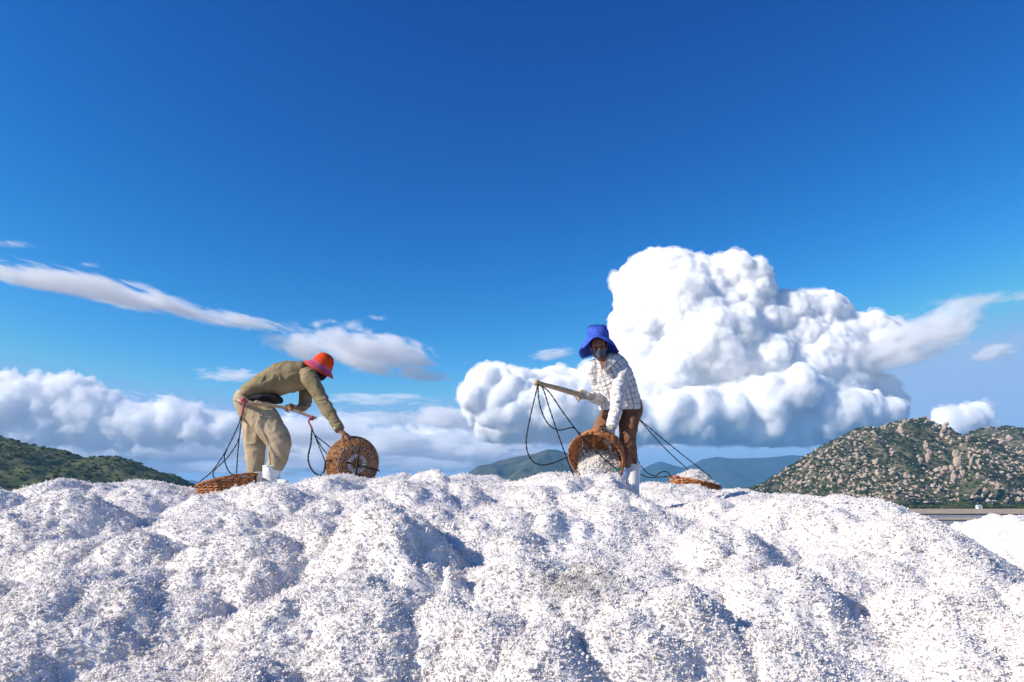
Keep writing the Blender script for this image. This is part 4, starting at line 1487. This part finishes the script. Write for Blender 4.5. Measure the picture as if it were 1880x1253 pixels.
bprof = [(0.002, 0.138), (0.030, 0.137), (0.055, 0.132), (0.074, 0.124), (0.086, 0.112), (0.093, 0.097), (0.101, 0.08), (0.103, 0.06), (0.105, 0.04), (0.107, 0.02), (0.109, 0.006), (0.110, 0.0)] + [(0.12, 0)] * 7
hat = hat_lathe('hat', bprof, M_BLUE, manR, hb, hatup, hfw, 96, blue_brim, 0.005)
# frayed threads round the crown edge and the brim
fv = MB()
rr = np.random.default_rng(4)
hf_ = unit(hfw - hatup * np.dot(hfw, hatup))
hr_ = np.cross(hf_, hatup)
for i in range(520):
    ph = rr.uniform(0, 2 * math.pi)
    if i % 3:
        r0, h0 = blue_brim(ph, 4, 0.084 + rr.uniform(-0.025, 0.002), 0.117 + rr.uniform(-0.006, 0.012))
    else:
        r0, h0 = blue_brim(ph, 18, 0, 0)
    d = hf_ * math.cos(ph) + hr_ * math.sin(ph)
    p = hb + d * r0 + hatup * h0
    dirn = unit(d * rr.uniform(0.2, 1) + (hatup * rr.uniform(0.1, 1.2) if i % 3 else -hatup * rr.uniform(0.2, 1)) + rr.normal(0, 0.5, 3))
    q = p + dirn * rr.uniform(0.010, 0.024)
    w = unit(np.cross(dirn, rr.normal(0, 1, 3))) * 0.0025
    w2 = unit(np.cross(dirn, w)) * 0.0025
    fv.add([p - w, p + w, p + w2, q], [(0, 1, 3), (1, 2, 3), (2, 0, 3), (0, 2, 1)])
o = fv.build('fringe', M_BLUEIN, hat, smooth=False)
o['kind'] = 'stuff'
# ------------------------------------------------------------------ baskets, poles and cords
m, nt, b = new_mat('wicker')
tc = N(nt, 'ShaderNodeTexCoord')
no = N(nt, 'ShaderNodeTexNoise', Scale=34, Detail=6)
nt.links.new(tc.outputs['Object'], no.inputs['Vector'])
r = ramp(nt, [(0.30, (0.075, 0.024, 0.008)), (0.5, (0.36, 0.125, 0.034)), (0.70, (0.62, 0.29, 0.10))])
nt.links.new(no.outputs['Fac'], r.inputs['Fac'])
nt.links.new(r.outputs['Color'], b.inputs['Base Color'])
b.inputs['Roughness'].default_value = 0.5
M_WICKER = m
M_WICKERD = mottled('aged_wicker', (0.085, 0.034, 0.014), (0.46, 0.23, 0.095), 36, 0.6, detail=6)
_BK = {}


def basket_meshes(mat):
    """Shared meshes of one woven basket; base at z 0, rim at z 1 (unit height), radius 1 at the rim."""
    if mat.name in _BK:
        return _BK[mat.name]
    H = 0.205
    R = lambda z: 0.185 + (0.25 - 0.185) * (z / H) ** 0.75
    rng = np.random.default_rng(6)
    NS = 26
    side = MB()
    th = np.linspace(0, 2 * math.pi, 104, endpoint=False)
    rows = 17
    for k in range(rows):
        z = 0.012 + (H - 0.022) * k / (rows - 1)
        ph = math.pi * (k % 2)
        rad = R(z) + 0.0075 * np.cos(NS * th / 2 * 1.0 + ph) + rng.normal(0, 0.0008, len(th))
        zz = z + 0.0022 * np.sin(3 * th + k) + rng.normal(0, 0.0007, len(th))
        v, f = tube(np.stack([rad * np.cos(th), rad * np.sin(th), zz], 1), 0.0066 * rng.uniform(0.85, 1.15), 5, closed=True)
        side.add(v, f)
    stakes = []
    for i in range(NS):
        a = 2 * math.pi * i / NS
        pts = [(0.02 * math.cos(a), 0.02 * math.sin(a), 0.0)] + [(q * math.cos(a), q * math.sin(a), 0.0) for q in (0.08, 0.14, 0.178)] + [(R(z) * math.cos(a), R(z) * math.sin(a), z) for z in (0.02, 0.08, 0.14, H)]
        stakes.append(tube(smooth_path(pts, 16), np.interp(np.linspace(0, 1, 16), [0, 0.15, 0.4, 0.5, 1], [0.004, 0.0075, 0.0085, 0.0055, 0.0052]), 5))
    st = MB()
    for v, f in stakes:
        st.add(v, f)
    base = MB()
    for k, q in enumerate((0.030, 0.040, 0.094, 0.104, 0.113, 0.123, 0.133, 0.143, 0.153, 0.163, 0.173, 0.182)):
        zz = 0.0052 * np.cos(NS * th / 2 + math.pi * (k % 2))
        v, f = tube(np.stack([q * np.cos(th), q * np.sin(th), zz], 1), 0.0050, 5, closed=True)
        base.add(v, f)
    v, f = ico(2)
    base.add(v * np.array([0.030, 0.030, 0.008]), f)
    rim = MB()
    for s in range(3):
        t2 = np.linspace(0, 2 * math.pi, 180, endpoint=False)
        w = 38 * t2 + s * 2 * math.pi / 3
        v, f = tube(np.stack([(0.252 + 0.0085 * np.cos(w)) * np.cos(t2), (0.252 + 0.0085 * np.cos(w)) * np.sin(t2), H + 0.0085 * np.sin(w)], 1), 0.0060, 5, closed=True)
        rim.add(v, f)
    out = {}
    for nm, mb_ in (('side_weave', side), ('stakes', st), ('base_weave', base), ('rim', rim)):
        me = bpy.data.meshes.new(nm)
        me.from_pydata(mb_.v, [], mb_.f)
        me.update()
        me.polygons.foreach_set('use_smooth', np.ones(len(me.polygons), dtype=bool))
        me.materials.append(mat)
        out[nm] = me
    _BK[mat.name] = out
    return out


def make_basket(label, base_c, rim_c, mat, scale=1.0, spin=0.0):
    root = empty('wicker_basket')
    ax = Vector(rim_c - base_c).normalized()
    q = ax.to_track_quat('Z', 'Y')
    root.rotation_mode = 'QUATERNION'
    from mathutils import Quaternion
    root.rotation_quaternion = q @ Quaternion((0, 0, 1), spin)
    base_c = rim_c - np.array(ax) * 0.205 * scale
    root.location = base_c
    root.scale = (scale, scale, scale)
    tag(root, label, 'basket', 'wicker carrying baskets')
    for nm, me in basket_meshes(mat).items():
        o = bpy.data.objects.new(nm, me)
        if nm in ('side_weave', 'stakes', 'base_weave'):
            o['kind'] = 'stuff'
        link(o, root)
    bpy.context.view_layer.update()
    root_inv = root.matrix_world.inverted()

    def child(name, v, f, mt):
        o = mesh_from(name, np.array([root_inv @ Vector(p) for p in v]), f, mt)
        o.parent = root
        return o

    def local(x, y, z):
        return np.array(root.matrix_world @ Vector((x, y, z)))
    return root, child, local


def braid(child, pts, name='cord', r=0.0056, mat=None, n=44):
    """A two-strand cord."""
    p = smooth_path(pts, n * 2)
    T, Nn, B = frames(p)
    w = np.linspace(0, n * 1.6, len(p))
    mb_ = MB()
    for s in (0, math.pi):
        q = p + (Nn * np.cos(w + s)[:, None] + B * np.sin(w + s)[:, None]) * r * 0.45
        v, f = tube(q, r * 0.72, 5)
        mb_.add(v, f)
    return child(name, mb_.v, mb_.f, mat or M_ROPE)


Z1 = lambda zx, zy, Y_: at(340 + zx / 3.684, 600 + zy / 3.684, Y_)        # readings off two enlarged views of the photo
Z2 = lambda zx, zy, Y_: at(950 + zx / 3.479, 570 + zy / 3.479, Y_)

# --- pole of the worker in the orange hat
pp = smooth_path([Z1(338, 494, 6.80), Z1(440, 518, 6.76), Z1(600, 536, 6.84), Z1(720, 562, 6.90), Z1(888, 622, 6.95)], 40)
v, f = tube(pp, np.concatenate([np.linspace(0.020, 0.017, 20), np.linspace(0.017, 0.013, 20)]), 9)
poleL = mesh_from('carrying_pole', v, f, M_WOOD)
tag(poleL, 'curved bamboo carrying pole held at the hip of the worker in khaki', 'pole')
for a_, b_ in (((383, 492, 6.76), (402, 500, 6.735)), ((868, 606, 6.95), (848, 632, 6.94))):
    v, f = ico(2)
    c_ = (Z1(*a_) + Z1(*b_)) / 2
    mesh_from('lashing', c_ + v * np.array([0.028, 0.026, 0.026]), f, M_PINK, poleL)

# --- basket standing behind him
b1, ch1, lo1 = make_basket('orange wicker basket standing on the salt behind the worker in khaki', Z1(300, 1165, 6.72), Z1(283, 1042, 6.72), M_WICKER, 1.08)
k0 = Z1(383, 600, 6.74)
braid(ch1, [Z1(402, 505, 6.73), Z1(392, 560, 6.73), k0], mat=M_PINK, r=0.012, n=14, name='tie')
braid(ch1, [k0, Z1(345, 700, 6.72), Z1(270, 850, 6.66), Z1(185, 975, 6.62), Z1(105, 1045, 6.64), Z1(92, 1082, 6.70)])
braid(ch1, [k0, Z1(362, 760, 6.68), Z1(290, 880, 6.58), Z1(200, 970, 6.50), Z1(192, 1015, 6.46), Z1(238, 1050, 6.43), Z1(245, 1090, 6.43), Z1(245, 1150, 6.46)])
braid(ch1, [k0, Z1(372, 700, 6.74), Z1(356, 850, 6.82), Z1(345, 1030, 6.96)])
braid(ch1, [Z1(283, 830, 6.68), Z1(265, 880, 6.66), Z1(278, 945, 6.70), Z1(305, 990, 6.78), Z1(345, 1004, 6.86), Z1(420, 1003, 6.84), Z1(470, 1003, 6.72), Z1(470, 1060, 6.68)])

# --- basket he tips up
b2, ch2, lo2 = make_basket('wicker basket tipped on its side under the hand of the worker in khaki', at(656, 852, 6.60), at(647, 850.5, 6.80), M_WICKERD, 1.0, 0.2)
k1 = Z1(858, 690, 6.90)
braid(ch2, [Z1(858, 610, 6.93), Z1(835, 640, 6.91), Z1(848, 668, 6.90), k1], mat=M_PINK, r=0.009, n=14, name='tie')
braid(ch2, [k1, Z1(880, 735, 6.88), Z1(950, 790, 6.84), Z1(1012, 842, 6.80)])
braid(ch2, [k1, Z1(878, 740, 6.88), Z1(930, 825, 6.84), Z1(985, 888, 6.80)])
braid(ch2, [k1, Z1(885, 760, 6.86), Z1(930, 870, 6.82), Z1(968, 975, 6.79)])
braid(ch2, [k1, Z1(850, 790, 6.86), Z1(832, 890, 6.80), Z1(858, 970, 6.74), Z1(910, 1006, 6.70), Z1(940, 975, 6.66), Z1(950, 915, 6.62), Z1(985, 905, 6.585), Z1(1045, 900, 6.575), Z1(1100, 920, 6.575), Z1(1165, 940, 6.575), Z1(1250, 958, 6.585), Z1(1312, 976, 6.66)], r=0.0085, n=80)
braid(ch2, [Z1(1183, 790, 6.74), Z1(1182, 815, 6.60), Z1(1172, 870, 6.575), Z1(1162, 940, 6.57), Z1(1155, 1000, 6.585)], r=0.0085)
v, f = ico(2)
ch2('knot', Z1(1163, 938, 6.572) + v * np.array([0.018, 0.012, 0.026]), f, M_ROPE)

# --- pole of the worker in the blue hat
pa, pb_ = R_(985, 703, -0.74), R_(1172, 764, 0.42)
pp = np.array([pa + (pb_ - pa) * t for t in np.linspace(0, 1, 30)])
pp[:, 2] += 0.02 * np.sin(np.linspace(0, math.pi, 30))
v, f = tube(pp, np.interp(np.linspace(0, 1, 30), [0, 0.03, 0.06, 0.3, 1], [0.023, 0.023, 0.019, 0.026, 0.020]), 9)
poleR = mesh_from('carrying_pole', v, f, M_WOOD)
tag(poleR, 'straight wooden carrying pole gripped in the gloved hand of the plaid-shirted worker', 'pole')
v, f = ico(2)
mesh_from('end_knob', pa + v * 0.030, f, M_WOOD, poleR)

# --- basket being emptied
b3, ch3, lo3 = make_basket('wicker basket pouring salt in front of the worker in the blue hat', at(1107, 818, 6.14), at(1094, 842, 5.97), M_WICKER, 0.96, 0.5)
e0 = R_(988, 706, -0.76)
braid(ch3, [e0, Z2(120, 520, 5.68), Z2(78, 700, 5.66), Z2(56, 850, 5.66), Z2(85, 950, 5.70), Z2(150, 988, 5.76), Z2(230, 975, 5.84), Z2(318, 938, 5.95)])
braid(ch3, [e0, Z2(135, 560, 5.68), Z2(160, 660, 5.70), Z2(205, 735, 5.76), Z2(270, 766, 5.82), Z2(352, 750, 5.90), Z2(400, 788, 5.95), Z2(445, 803, 5.98), Z2(480, 800, 6.0)])
braid(ch3, [e0, Z2(165, 505, 5.68), Z2(215, 660, 5.68), Z2(280, 850, 5.70), Z2(330, 985, 5.74), Z2(372, 1087, 5.80)])
braid(ch3, [e0, Z2(200, 520, 5.70), Z2(290, 650, 5.72), Z2(420, 820, 5.76), Z2(550, 945, 5.80), Z2(630, 1012, 5.86), Z2(655, 1020, 5.92)])
v, f = ico(2)
ch3('green_tie', Z2(640, 1016, 5.87) + v * np.array([0.034, 0.016, 0.014]), f, M_GREENTIE)

# --- loaded basket behind him
b4, ch4, lo4 = make_basket('wicker basket heaped with salt resting on the mound behind the plaid-shirted worker', at(1272, 914, 7.85), at(1276, 886, 7.85), M_WICKER, 1.10)
r0 = R_(1171, 768, 0.42)
braid(ch4, [r0, Z2(1000, 880, 7.35), Z2(1190, 1030, 7.72), Z2(1240, 1075, 7.84), Z2(1258, 1110, 7.86)], n=60)
braid(ch4, [r0, Z2(950, 890, 7.3), Z2(1090, 1018, 7.65)], n=50)
braid(ch4, [r0, Z2(738, 815, 6.9), Z2(765, 950, 7.0), Z2(820, 1030, 7.15), Z2(880, 1058, 7.25), Z2(915, 1035, 7.35), Z2(955, 1033, 7.45), Z2(978, 1055, 7.55)], n=60)
braid(ch4, [Z2(785, 1048, 7.05), Z2(830, 1066, 7.12), Z2(900, 1066, 7.25), Z2(985, 1060, 7.55)])
v, f = ico(2)
ch4('tie', Z2(1020, 1065, 7.57) + v * np.array([0.030, 0.018, 0.018]), f, M_PINK)


def salt_heap(name, label, c, axis, R, h, seed, n, gsize=0.008):
    """A heap of loose salt: lumpy dome plus grains."""
    rng = np.random.default_rng(seed)
    ax = unit(axis)
    s1 = unit(np.cross(ax, [0.3, 1, 0.1]))
    s2 = np.cross(ax, s1)
    rr_ = np.linspace(0, 1, 22)
    th = np.linspace(0, 2 * math.pi, 60, endpoint=False)
    v, f = [], []
    for i, q in enumerate(rr_):
        for t in th:
            hh = h * (1.1 - math.sqrt(0.05 + q * q)) / 0.88
            v.append(np.asarray(c) + (s1 * math.cos(t) + s2 * math.sin(t)) * R * q + ax * hh)
    v = np.array(v)
    v = v + ax * (0.018 * fbm(v * 14.0 + seed, 3, seed))[:, None]
    for i in range(21):
        for j in range(60):
            l = (j + 1) % 60
            f.append((i * 60 + j, i * 60 + l, (i + 1) * 60 + l, (i + 1) * 60 + j))
    o = mesh_from(name, v, f, M_SALT)
    tag(o, label, 'salt')
    pick = rng.integers(60, len(v), n)
    pts = v[pick] + rng.normal(0, 0.006, (n, 3)) + ax * 0.002
    g_ = scatter('grains', pts, np.repeat(rng.uniform(0.8, 1.6, (n, 1)) * gsize, 3, 1), rng.uniform(0, 6.28, (n, 3)), grain_protos[0], o)
    return o


salt_heap('salt_heap', 'heap of salt piled in the basket behind the plaid-shirted worker', at(1275, 889, 7.85), (0.15, 0, 1), 0.268, 0.145, 3, 1700)
pour_ax = unit(at(1094, 842, 5.97) - at(1107, 818, 6.14))
salt_heap('poured_salt', 'salt sliding out of the mouth of the tipped basket', at(1101, 856, 6.05), unit(pour_ax * 0.55 + np.array([0.10, -0.15, 0.75])), 0.185, 0.09, 4, 1600)
# ------------------------------------------------------------------ clouds
def cloud_mat(name, density, noise=None, stretch=(1, 1, 1), lo=0.4, hi=0.65):
    m, nt, b = new_mat(name)
    nt.nodes.remove(b)
    out = nt.nodes['Material Output']
    d = N(nt, 'ShaderNodeVolumeScatter', Color=(1, 1, 1, 1), Density=density, Anisotropy=0.0)
    if noise:
        tc = N(nt, 'ShaderNodeTexCoord')
        mp = N(nt, 'ShaderNodeMapping', Scale=(stretch[0] / noise, stretch[1] / noise, stretch[2] / noise))
        no = N(nt, 'ShaderNodeTexNoise', Scale=1.0, Detail=5.0, Roughness=0.6)
        nt.links.new(tc.outputs['Object'], mp.inputs['Vector'])
        nt.links.new(mp.outputs[0], no.inputs['Vector'])
        mr = N(nt, 'ShaderNodeMapRange')
        mr.inputs['From Min'].default_value = lo
        mr.inputs['From Max'].default_value = hi
        mr.inputs['To Min'].default_value = 0.0
        mr.inputs['To Max'].default_value = density
        nt.links.new(no.outputs['Fac'], mr.inputs['Value'])
        nt.links.new(mr.outputs[0], d.inputs['Density'])
    nt.links.new(d.outputs[0], out.inputs['Volume'])
    return m


def in_poly(x, y, poly):
    c = np.zeros(len(x), bool)
    n = len(poly)
    for i in range(n):
        x1, y1 = poly[i]
        x2, y2 = poly[(i + 1) % n]
        k = ((y1 > y) != (y2 > y)) & (x < (x2 - x1) * (y - y1) / (y2 - y1 + 1e-9) + x1)
        c ^= k
    return c


def poly_dist(x, y, poly):
    best = np.full(len(x), 1e9)
    n = len(poly)
    for i in range(n):
        a = np.array(poly[i], float)
        b = np.array(poly[(i + 1) % n], float)
        d = b - a
        t = np.clip(((x - a[0]) * d[0] + (y - a[1]) * d[1]) / (d @ d), 0, 1)
        best = np.minimum(best, np.hypot(x - a[0] - t * d[0], y - a[1] - t * d[1]))
    return best


def puff(v, f, scales, seed):
    """Cauliflower relief: rounded bumps with creases between them, at several sizes."""
    for q, (sc, am) in enumerate(scales):
        nn = normals_of(v, f)
        w = v + 0.3 * sc * np.stack([vnoise(v / sc * 1.3, 50 + q + seed), vnoise(v / sc * 1.3, 60 + q + seed), vnoise(v / sc * 1.3, 70 + q + seed)], 1)
        d = voronoi(w / sc, 7 + 5 * q + seed)
        mask = np.clip(0.7 + 0.8 * vnoise(v / (sc * 2.7), 90 + q + seed), 0.1, 1.1)
        v = v + nn * (am * (0.8 - 1.6 * d ** 2) * mask)[:, None]
    return v


def cloud(name, poly, Y, voxel, seed, mat, label, n=260, rmax=60, rmin=5, big=((900, 220), (420, 120)), small=((200, 50), (90, 20)), flat=None, depth=1.0, squash=1.0, group=None, fringe=90):
    rng = np.random.default_rng(seed)
    xs = [p[0] for p in poly]
    ys = [p[1] for p in poly]
    pts = []
    while len(pts) < n:
        x = rng.uniform(min(xs), max(xs), 400)
        y = rng.uniform(min(ys), max(ys), 400)
        k = in_poly(x, y, poly)
        d = poly_dist(x, y, poly)
        for a, b_, r in zip(x[k], y[k], d[k]):
            if r > rmin:
                pts.append((a, b_, r))
    pts = pts[:n]
    s = Y / FPX
    v0, f0 = ico(2)
    mb = MB()
    for x, y, r in pts:
        c = at(x, y, Y)
        c[1] += rng.uniform(-0.75, 0.75) * min(r, 150) * s * depth
        rr = min(r * 0.95, rmax * rng.uniform(0.55, 1.0)) * s
        mb.add(c + v0 * rr * np.array([1, 1, squash]), f0)
    v, f = remesh(mb.v, mb.f, voxel * (1.8 if big else 1.0))
    v, f = outer_shell(v, f)
    v = laplace(v, f, 2, 0.5)
    if big:
        v = puff(v, f, big, seed)
        v, f = remesh(v, f.tolist(), voxel)
        v, f = outer_shell(v, f)
    if small:
        v = puff(v, f, small, seed + 31)
        if big:
            v, f = outer_shell(*remesh(v, f.tolist(), voxel * 0.9))
    if flat is not None:
        zf = at(940, flat, Y)[2]
        k = v[:, 2] < zf
        v[k, 2] = zf - (zf - v[k, 2]) * 0.2
    c0 = v.mean(0)
    o = mesh_from(name, v - c0, f, mat)
    o.location = c0
    tag(o, label, 'cloud', group)
    if fringe:                                        # thin ragged vapour round the dense body
        fv_, ff_ = outer_shell(*remesh(v, f.tolist(), voxel * 2.0))
        nn = normals_of(fv_, ff_)
        g = fbm(fv_ / 170.0, 4, seed + 3, 0.65)
        fv_ = fv_ + nn * (fringe * np.clip(0.25 + 1.7 * g, -0.35, 1.4))[:, None]
        h = mesh_from('fringe', fv_ - c0, ff_, CF)
        h.parent = o
    return o



def wisp_mat(name, density, freq, lo, gain):
    """Thin cloud: ragged density that thins out towards the rim of its body."""
    m, nt, b = new_mat(name)
    nt.nodes.remove(b)
    out = nt.nodes['Material Output']
    tc = N(nt, 'ShaderNodeTexCoord')
    ln = N(nt, 'ShaderNodeVectorMath', operation='LENGTH')
    nt.links.new(tc.outputs['Object'], ln.inputs[0])
    mp = N(nt, 'ShaderNodeMapping', Scale=freq)
    oi = N(nt, 'ShaderNodeObjectInfo')
    sh = N(nt, 'ShaderNodeVectorMath', operation='SCALE')
    sh.inputs[0].default_value = (37.0, 91.0, 53.0)
    nt.links.new(oi.outputs['Random'], sh.inputs['Scale'])
    nt.links.new(sh.outputs[0], mp.inputs['Location'])
    nt.links.new(tc.outputs['Object'], mp.inputs['Vector'])
    no = N(nt, 'ShaderNodeTexNoise', Scale=1.0, Detail=6.0, Roughness=0.62, Distortion=0.5)
    nt.links.new(mp.outputs[0], no.inputs['Vector'])
    # threshold rises with distance from the core
    th = N(nt, 'ShaderNodeMath', operation='POWER')
    th.inputs[1].default_value = 1.6
    nt.links.new(ln.outputs['Value'], th.inputs[0])
    th2 = N(nt, 'ShaderNodeMath', operation='MULTIPLY_ADD')
    th2.inputs[1].default_value = 0.42
    th2.inputs[2].default_value = lo
    nt.links.new(th.outputs[0], th2.inputs[0])
    su = N(nt, 'ShaderNodeMath', operation='SUBTRACT')
    nt.links.new(no.outputs['Fac'], su.inputs[0])
    nt.links.new(th2.outputs[0], su.inputs[1])
    gn = N(nt, 'ShaderNodeMath', operation='MULTIPLY')
    gn.use_clamp = True
    gn.inputs[1].default_value = gain
    nt.links.new(su.outputs[0], gn.inputs[0])
    dn = N(nt, 'ShaderNodeMath', operation='MULTIPLY')
    dn.inputs[1].default_value = density
    nt.links.new(gn.outputs[0], dn.inputs[0])
    d = N(nt, 'ShaderNodeVolumeScatter', Color=(1, 1, 1, 1), Anisotropy=0.0)
    nt.links.new(dn.outputs[0], d.inputs['Density'])
    nt.links.new(d.outputs[0], out.inputs['Volume'])
    return m


def wisp(name, px, py, w, h, ang, Y, mat, label, group=None, deep=0.9):
    """Thin cloud body: centre and full size in photo pixels, slope in degrees (falling to the right)."""
    v, f = ico(3)
    o = mesh_from(name, v, f, mat)
    s = Y / FPX
    o.scale = (w * 0.5 * s, max(w * 0.5 * s * deep * 0.5, h * s), h * 0.5 * s)
    o.rotation_euler = (0, math.radians(ang), 0)
    o.location = at(px, py, Y)
    tag(o, label, 'cloud', group)
    return o


CW = cloud_mat('cloud_dense', 0.032)
CL = cloud_mat('cloud_loose', 0.0075)
CF = cloud_mat('cloud_fringe', 0.0042)
BIG = [(1125, 515), (1150, 488), (1190, 470), (1235, 470), (1262, 470), (1300, 482), (1345, 468), (1385, 490), (1400, 515), (1412, 545), (1450, 545), (1500, 538), (1530, 556), (1560, 585),
       (1610, 588), (1650, 596), (1665, 612), (1650, 640), (1600, 668), (1570, 690), (1590, 700), (1615, 700), (1655, 738), (1665, 760), (1630, 778), (1560, 795), (1500, 805), (1450, 815),
       (1330, 812), (1230, 815), (1130, 815), (1050, 800), (985, 802), (900, 795), (862, 765), (850, 725), (870, 690), (900, 672), (940, 678), (985, 690), (1040, 690), (1085, 680), (1125, 650), (1135, 615), (1125, 590), (1140, 560), (1128, 535)]
cloud('cumulus_cloud', BIG, 12000, 22, 3, CW, 'towering white cumulus cloud piled up behind the worker in the blue hat', n=620, rmax=52, flat=812,
      big=((800, 200), (380, 125)), small=((210, 75), (105, 46), (56, 22)))
cloud('cumulus_cloud', [(1712, 775), (1722, 757), (1745, 755), (1765, 750), (1785, 752), (1805, 740), (1814, 760), (1812, 790), (1790, 800), (1730, 800)], 8800, 17, 5, CW,
      'small white cumulus cloud peeping over the saddle of the rocky hill', n=80, rmax=22, big=((280, 80),), small=((120, 42), (60, 20)))
cloud('cumulus_cloud', [(-120, 715), (-40, 705), (0, 692), (30, 698), (62, 690), (92, 702), (122, 686), (152, 692), (168, 712), (205, 716), (225, 742), (275, 748), (320, 738), (372, 762), (430, 768), (470, 790), (430, 812), (330, 806), (240, 820), (120, 812), (0, 815), (-120, 815)], 16000, 34, 8, CL,
      'broken white cumulus bank above the green bushy hill', n=420, rmax=24, rmin=4, big=((480, 190),), small=((240, 90), (120, 45)), fringe=190)
cloud('cumulus_cloud', [(1105, 780), (1120, 740), (1160, 722), (1200, 735), (1250, 715), (1310, 716), (1380, 698), (1440, 690), (1470, 665), (1500, 690), (1530, 715), (1570, 720), (1600, 702), (1640, 730), (1665, 760), (1640, 780), (1560, 796), (1460, 808), (1360, 810), (1250, 808), (1140, 806)], 10600, 23, 23, CW,
      'low bright shoulder of cumulus in front of the towering cloud', n=300, rmax=34, big=((420, 120),), small=((180, 58), (90, 30)))
cloud('cumulus_cloud', [(852, 745), (860, 705), (880, 685), (905, 672), (935, 680), (960, 700), (1000, 700), (1050, 694), (1085, 700), (1100, 740), (1090, 780), (1040, 796), (960, 790), (890, 785)], 10800, 22, 27, CW,
      'low broken cumulus between the two workers', n=170, rmax=24, big=((380, 120),), small=((170, 58), (85, 30)))
WA = wisp_mat('cloud_streak', 0.0042, (3.4, 1.2, 2.2), 0.30, 3.4)
WB = wisp_mat('cloud_veil', 0.0030, (3.2, 1.0, 2.2), 0.34, 3.0)
WC = wisp_mat('cloud_ragged', 0.0050, (2.4, 1.6, 2.2), 0.28, 3.5)
wisp('soft_cloud', 1650, 640, 380, 120, -18, 11300, WC, 'soft grey arm of cloud trailing off the towering cumulus', deep=0.5)
wisp('soft_cloud', 1745, 590, 130, 120, -40, 11600, WC, 'ragged tuft at the tip of the grey cloud arm', deep=0.6)
wisp('streak_cloud', 195, 536, 660, 56, 12.5, 20000, WA, 'long bright white streak of cloud slanting down across the blue sky')
wisp('streak_cloud', 430, 588, 300, 36, 11, 20200, WA, 'thin tail of cloud joining the slanting streak to the feathery sheet')
wisp('streak_cloud', 60, 512, 380, 46, 9, 20500, WA, 'short white band of cloud above the long slanting streak')
wisp('streak_cloud', 655, 640, 460, 120, 9, 21000, WA, 'broad feathery sheet of white cloud above the worker in the orange hat')
wisp('streak_cloud', 765, 688, 200, 40, 4, 21500, WA, 'thin ragged strip of cloud under the broad feathery sheet')
for px, py, w, h, a_ in ((20, 448, 170, 14, 3), (165, 487, 80, 14, 4), (5, 479, 60, 12, 3), (690, 584, 90, 16, 4)):
    wisp('wisp_cloud', px, py, w, h, a_, 22000, WB, 'tiny faint wisp of cloud in the open blue sky', 'tiny wisps of cloud')
wisp('wisp_cloud', 1015, 650, 130, 34, -8, 14000, WC, 'small ragged wisp of cloud beside the blue hat')
wisp('wisp_cloud', 1825, 648, 110, 50, -6, 14000, WC, 'small ragged cloud off the tip of the grey cloud arm')
wisp('wisp_cloud', 1815, 548, 320, 30, -3, 21000, WB, 'thin veil of cloud stretched over the rocky hills')
WD = wisp_mat('cloud_broken', 0.0060, (7.0, 2.4, 3.8), 0.27, 4.5)
for px, py, w, h, lb in ((210, 795, 640, 170, 'broad bright bank of broken cloud above the saddle of the green hill'), (560, 815, 640, 140, 'pale rippled bank of cloud behind the worker in khaki'), (850, 820, 460, 120, 'pale broken bank of cloud behind the wooded mountain')):
    wisp('cloud_bank', px, py, w, h, 3, 34000, WD, lb, deep=0.3)
rngc = np.random.default_rng(15)
for px, py, w, h, m_ in ((120, 770, 420, 70, WA), (330, 765, 380, 60, WA), (250, 820, 520, 60, WA), (470, 790, 460, 80, WA), (640, 770, 420, 60, WB), (430, 690, 240, 44, WB), (720, 815, 480, 80, WA), (560, 850, 520, 60, WB),
                         (820, 770, 300, 70, WA), (860, 830, 360, 60, WA), (690, 735, 360, 40, WB), (330, 860, 380, 40, WA), (60, 830, 360, 50, WA), (980, 800, 320, 60, WA), (1180, 815, 420, 50, WB), (620, 885, 560, 36, WB), (260, 790, 420, 90, WA), (560, 800, 420, 70, WA), (740, 855, 420, 50, WA), (400, 830, 420, 50, WA), (140, 800, 340, 60, WA)):
    wisp('layer_cloud', px, py, w, h, rngc.uniform(-2, 4), rngc.uniform(24000, 32000), m_, 'pale flat layer of cloud low over the horizon', 'layers of cloud low over the horizon', 0.4)
# ------------------------------------------------------------------ haze
m, nt, b = new_mat('haze_air')
nt.nodes.remove(b)
pv = N(nt, 'ShaderNodeVolumePrincipled', Density=0.000068, Anisotropy=0.0)
pv.inputs['Color'].default_value = (0.20, 0.54, 1.0, 1)
nt.links.new(pv.outputs[0], nt.nodes['Material Output'].inputs['Volume'])
hx, hy0, hy1, hz = 13000.0, -600.0, 13200.0, 805.0
hv = [(x, y, z) for z in (-1.5, hz) for y in (hy0, hy1) for x in (-hx, hx)]
hf = [(0, 2, 3, 1), (4, 5, 7, 6), (0, 1, 5, 4), (2, 6, 7, 3), (0, 4, 6, 2), (1, 3, 7, 5)]
haze = mesh_from('haze', hv, hf, m, smooth=False)
haze['kind'] = 'stuff'
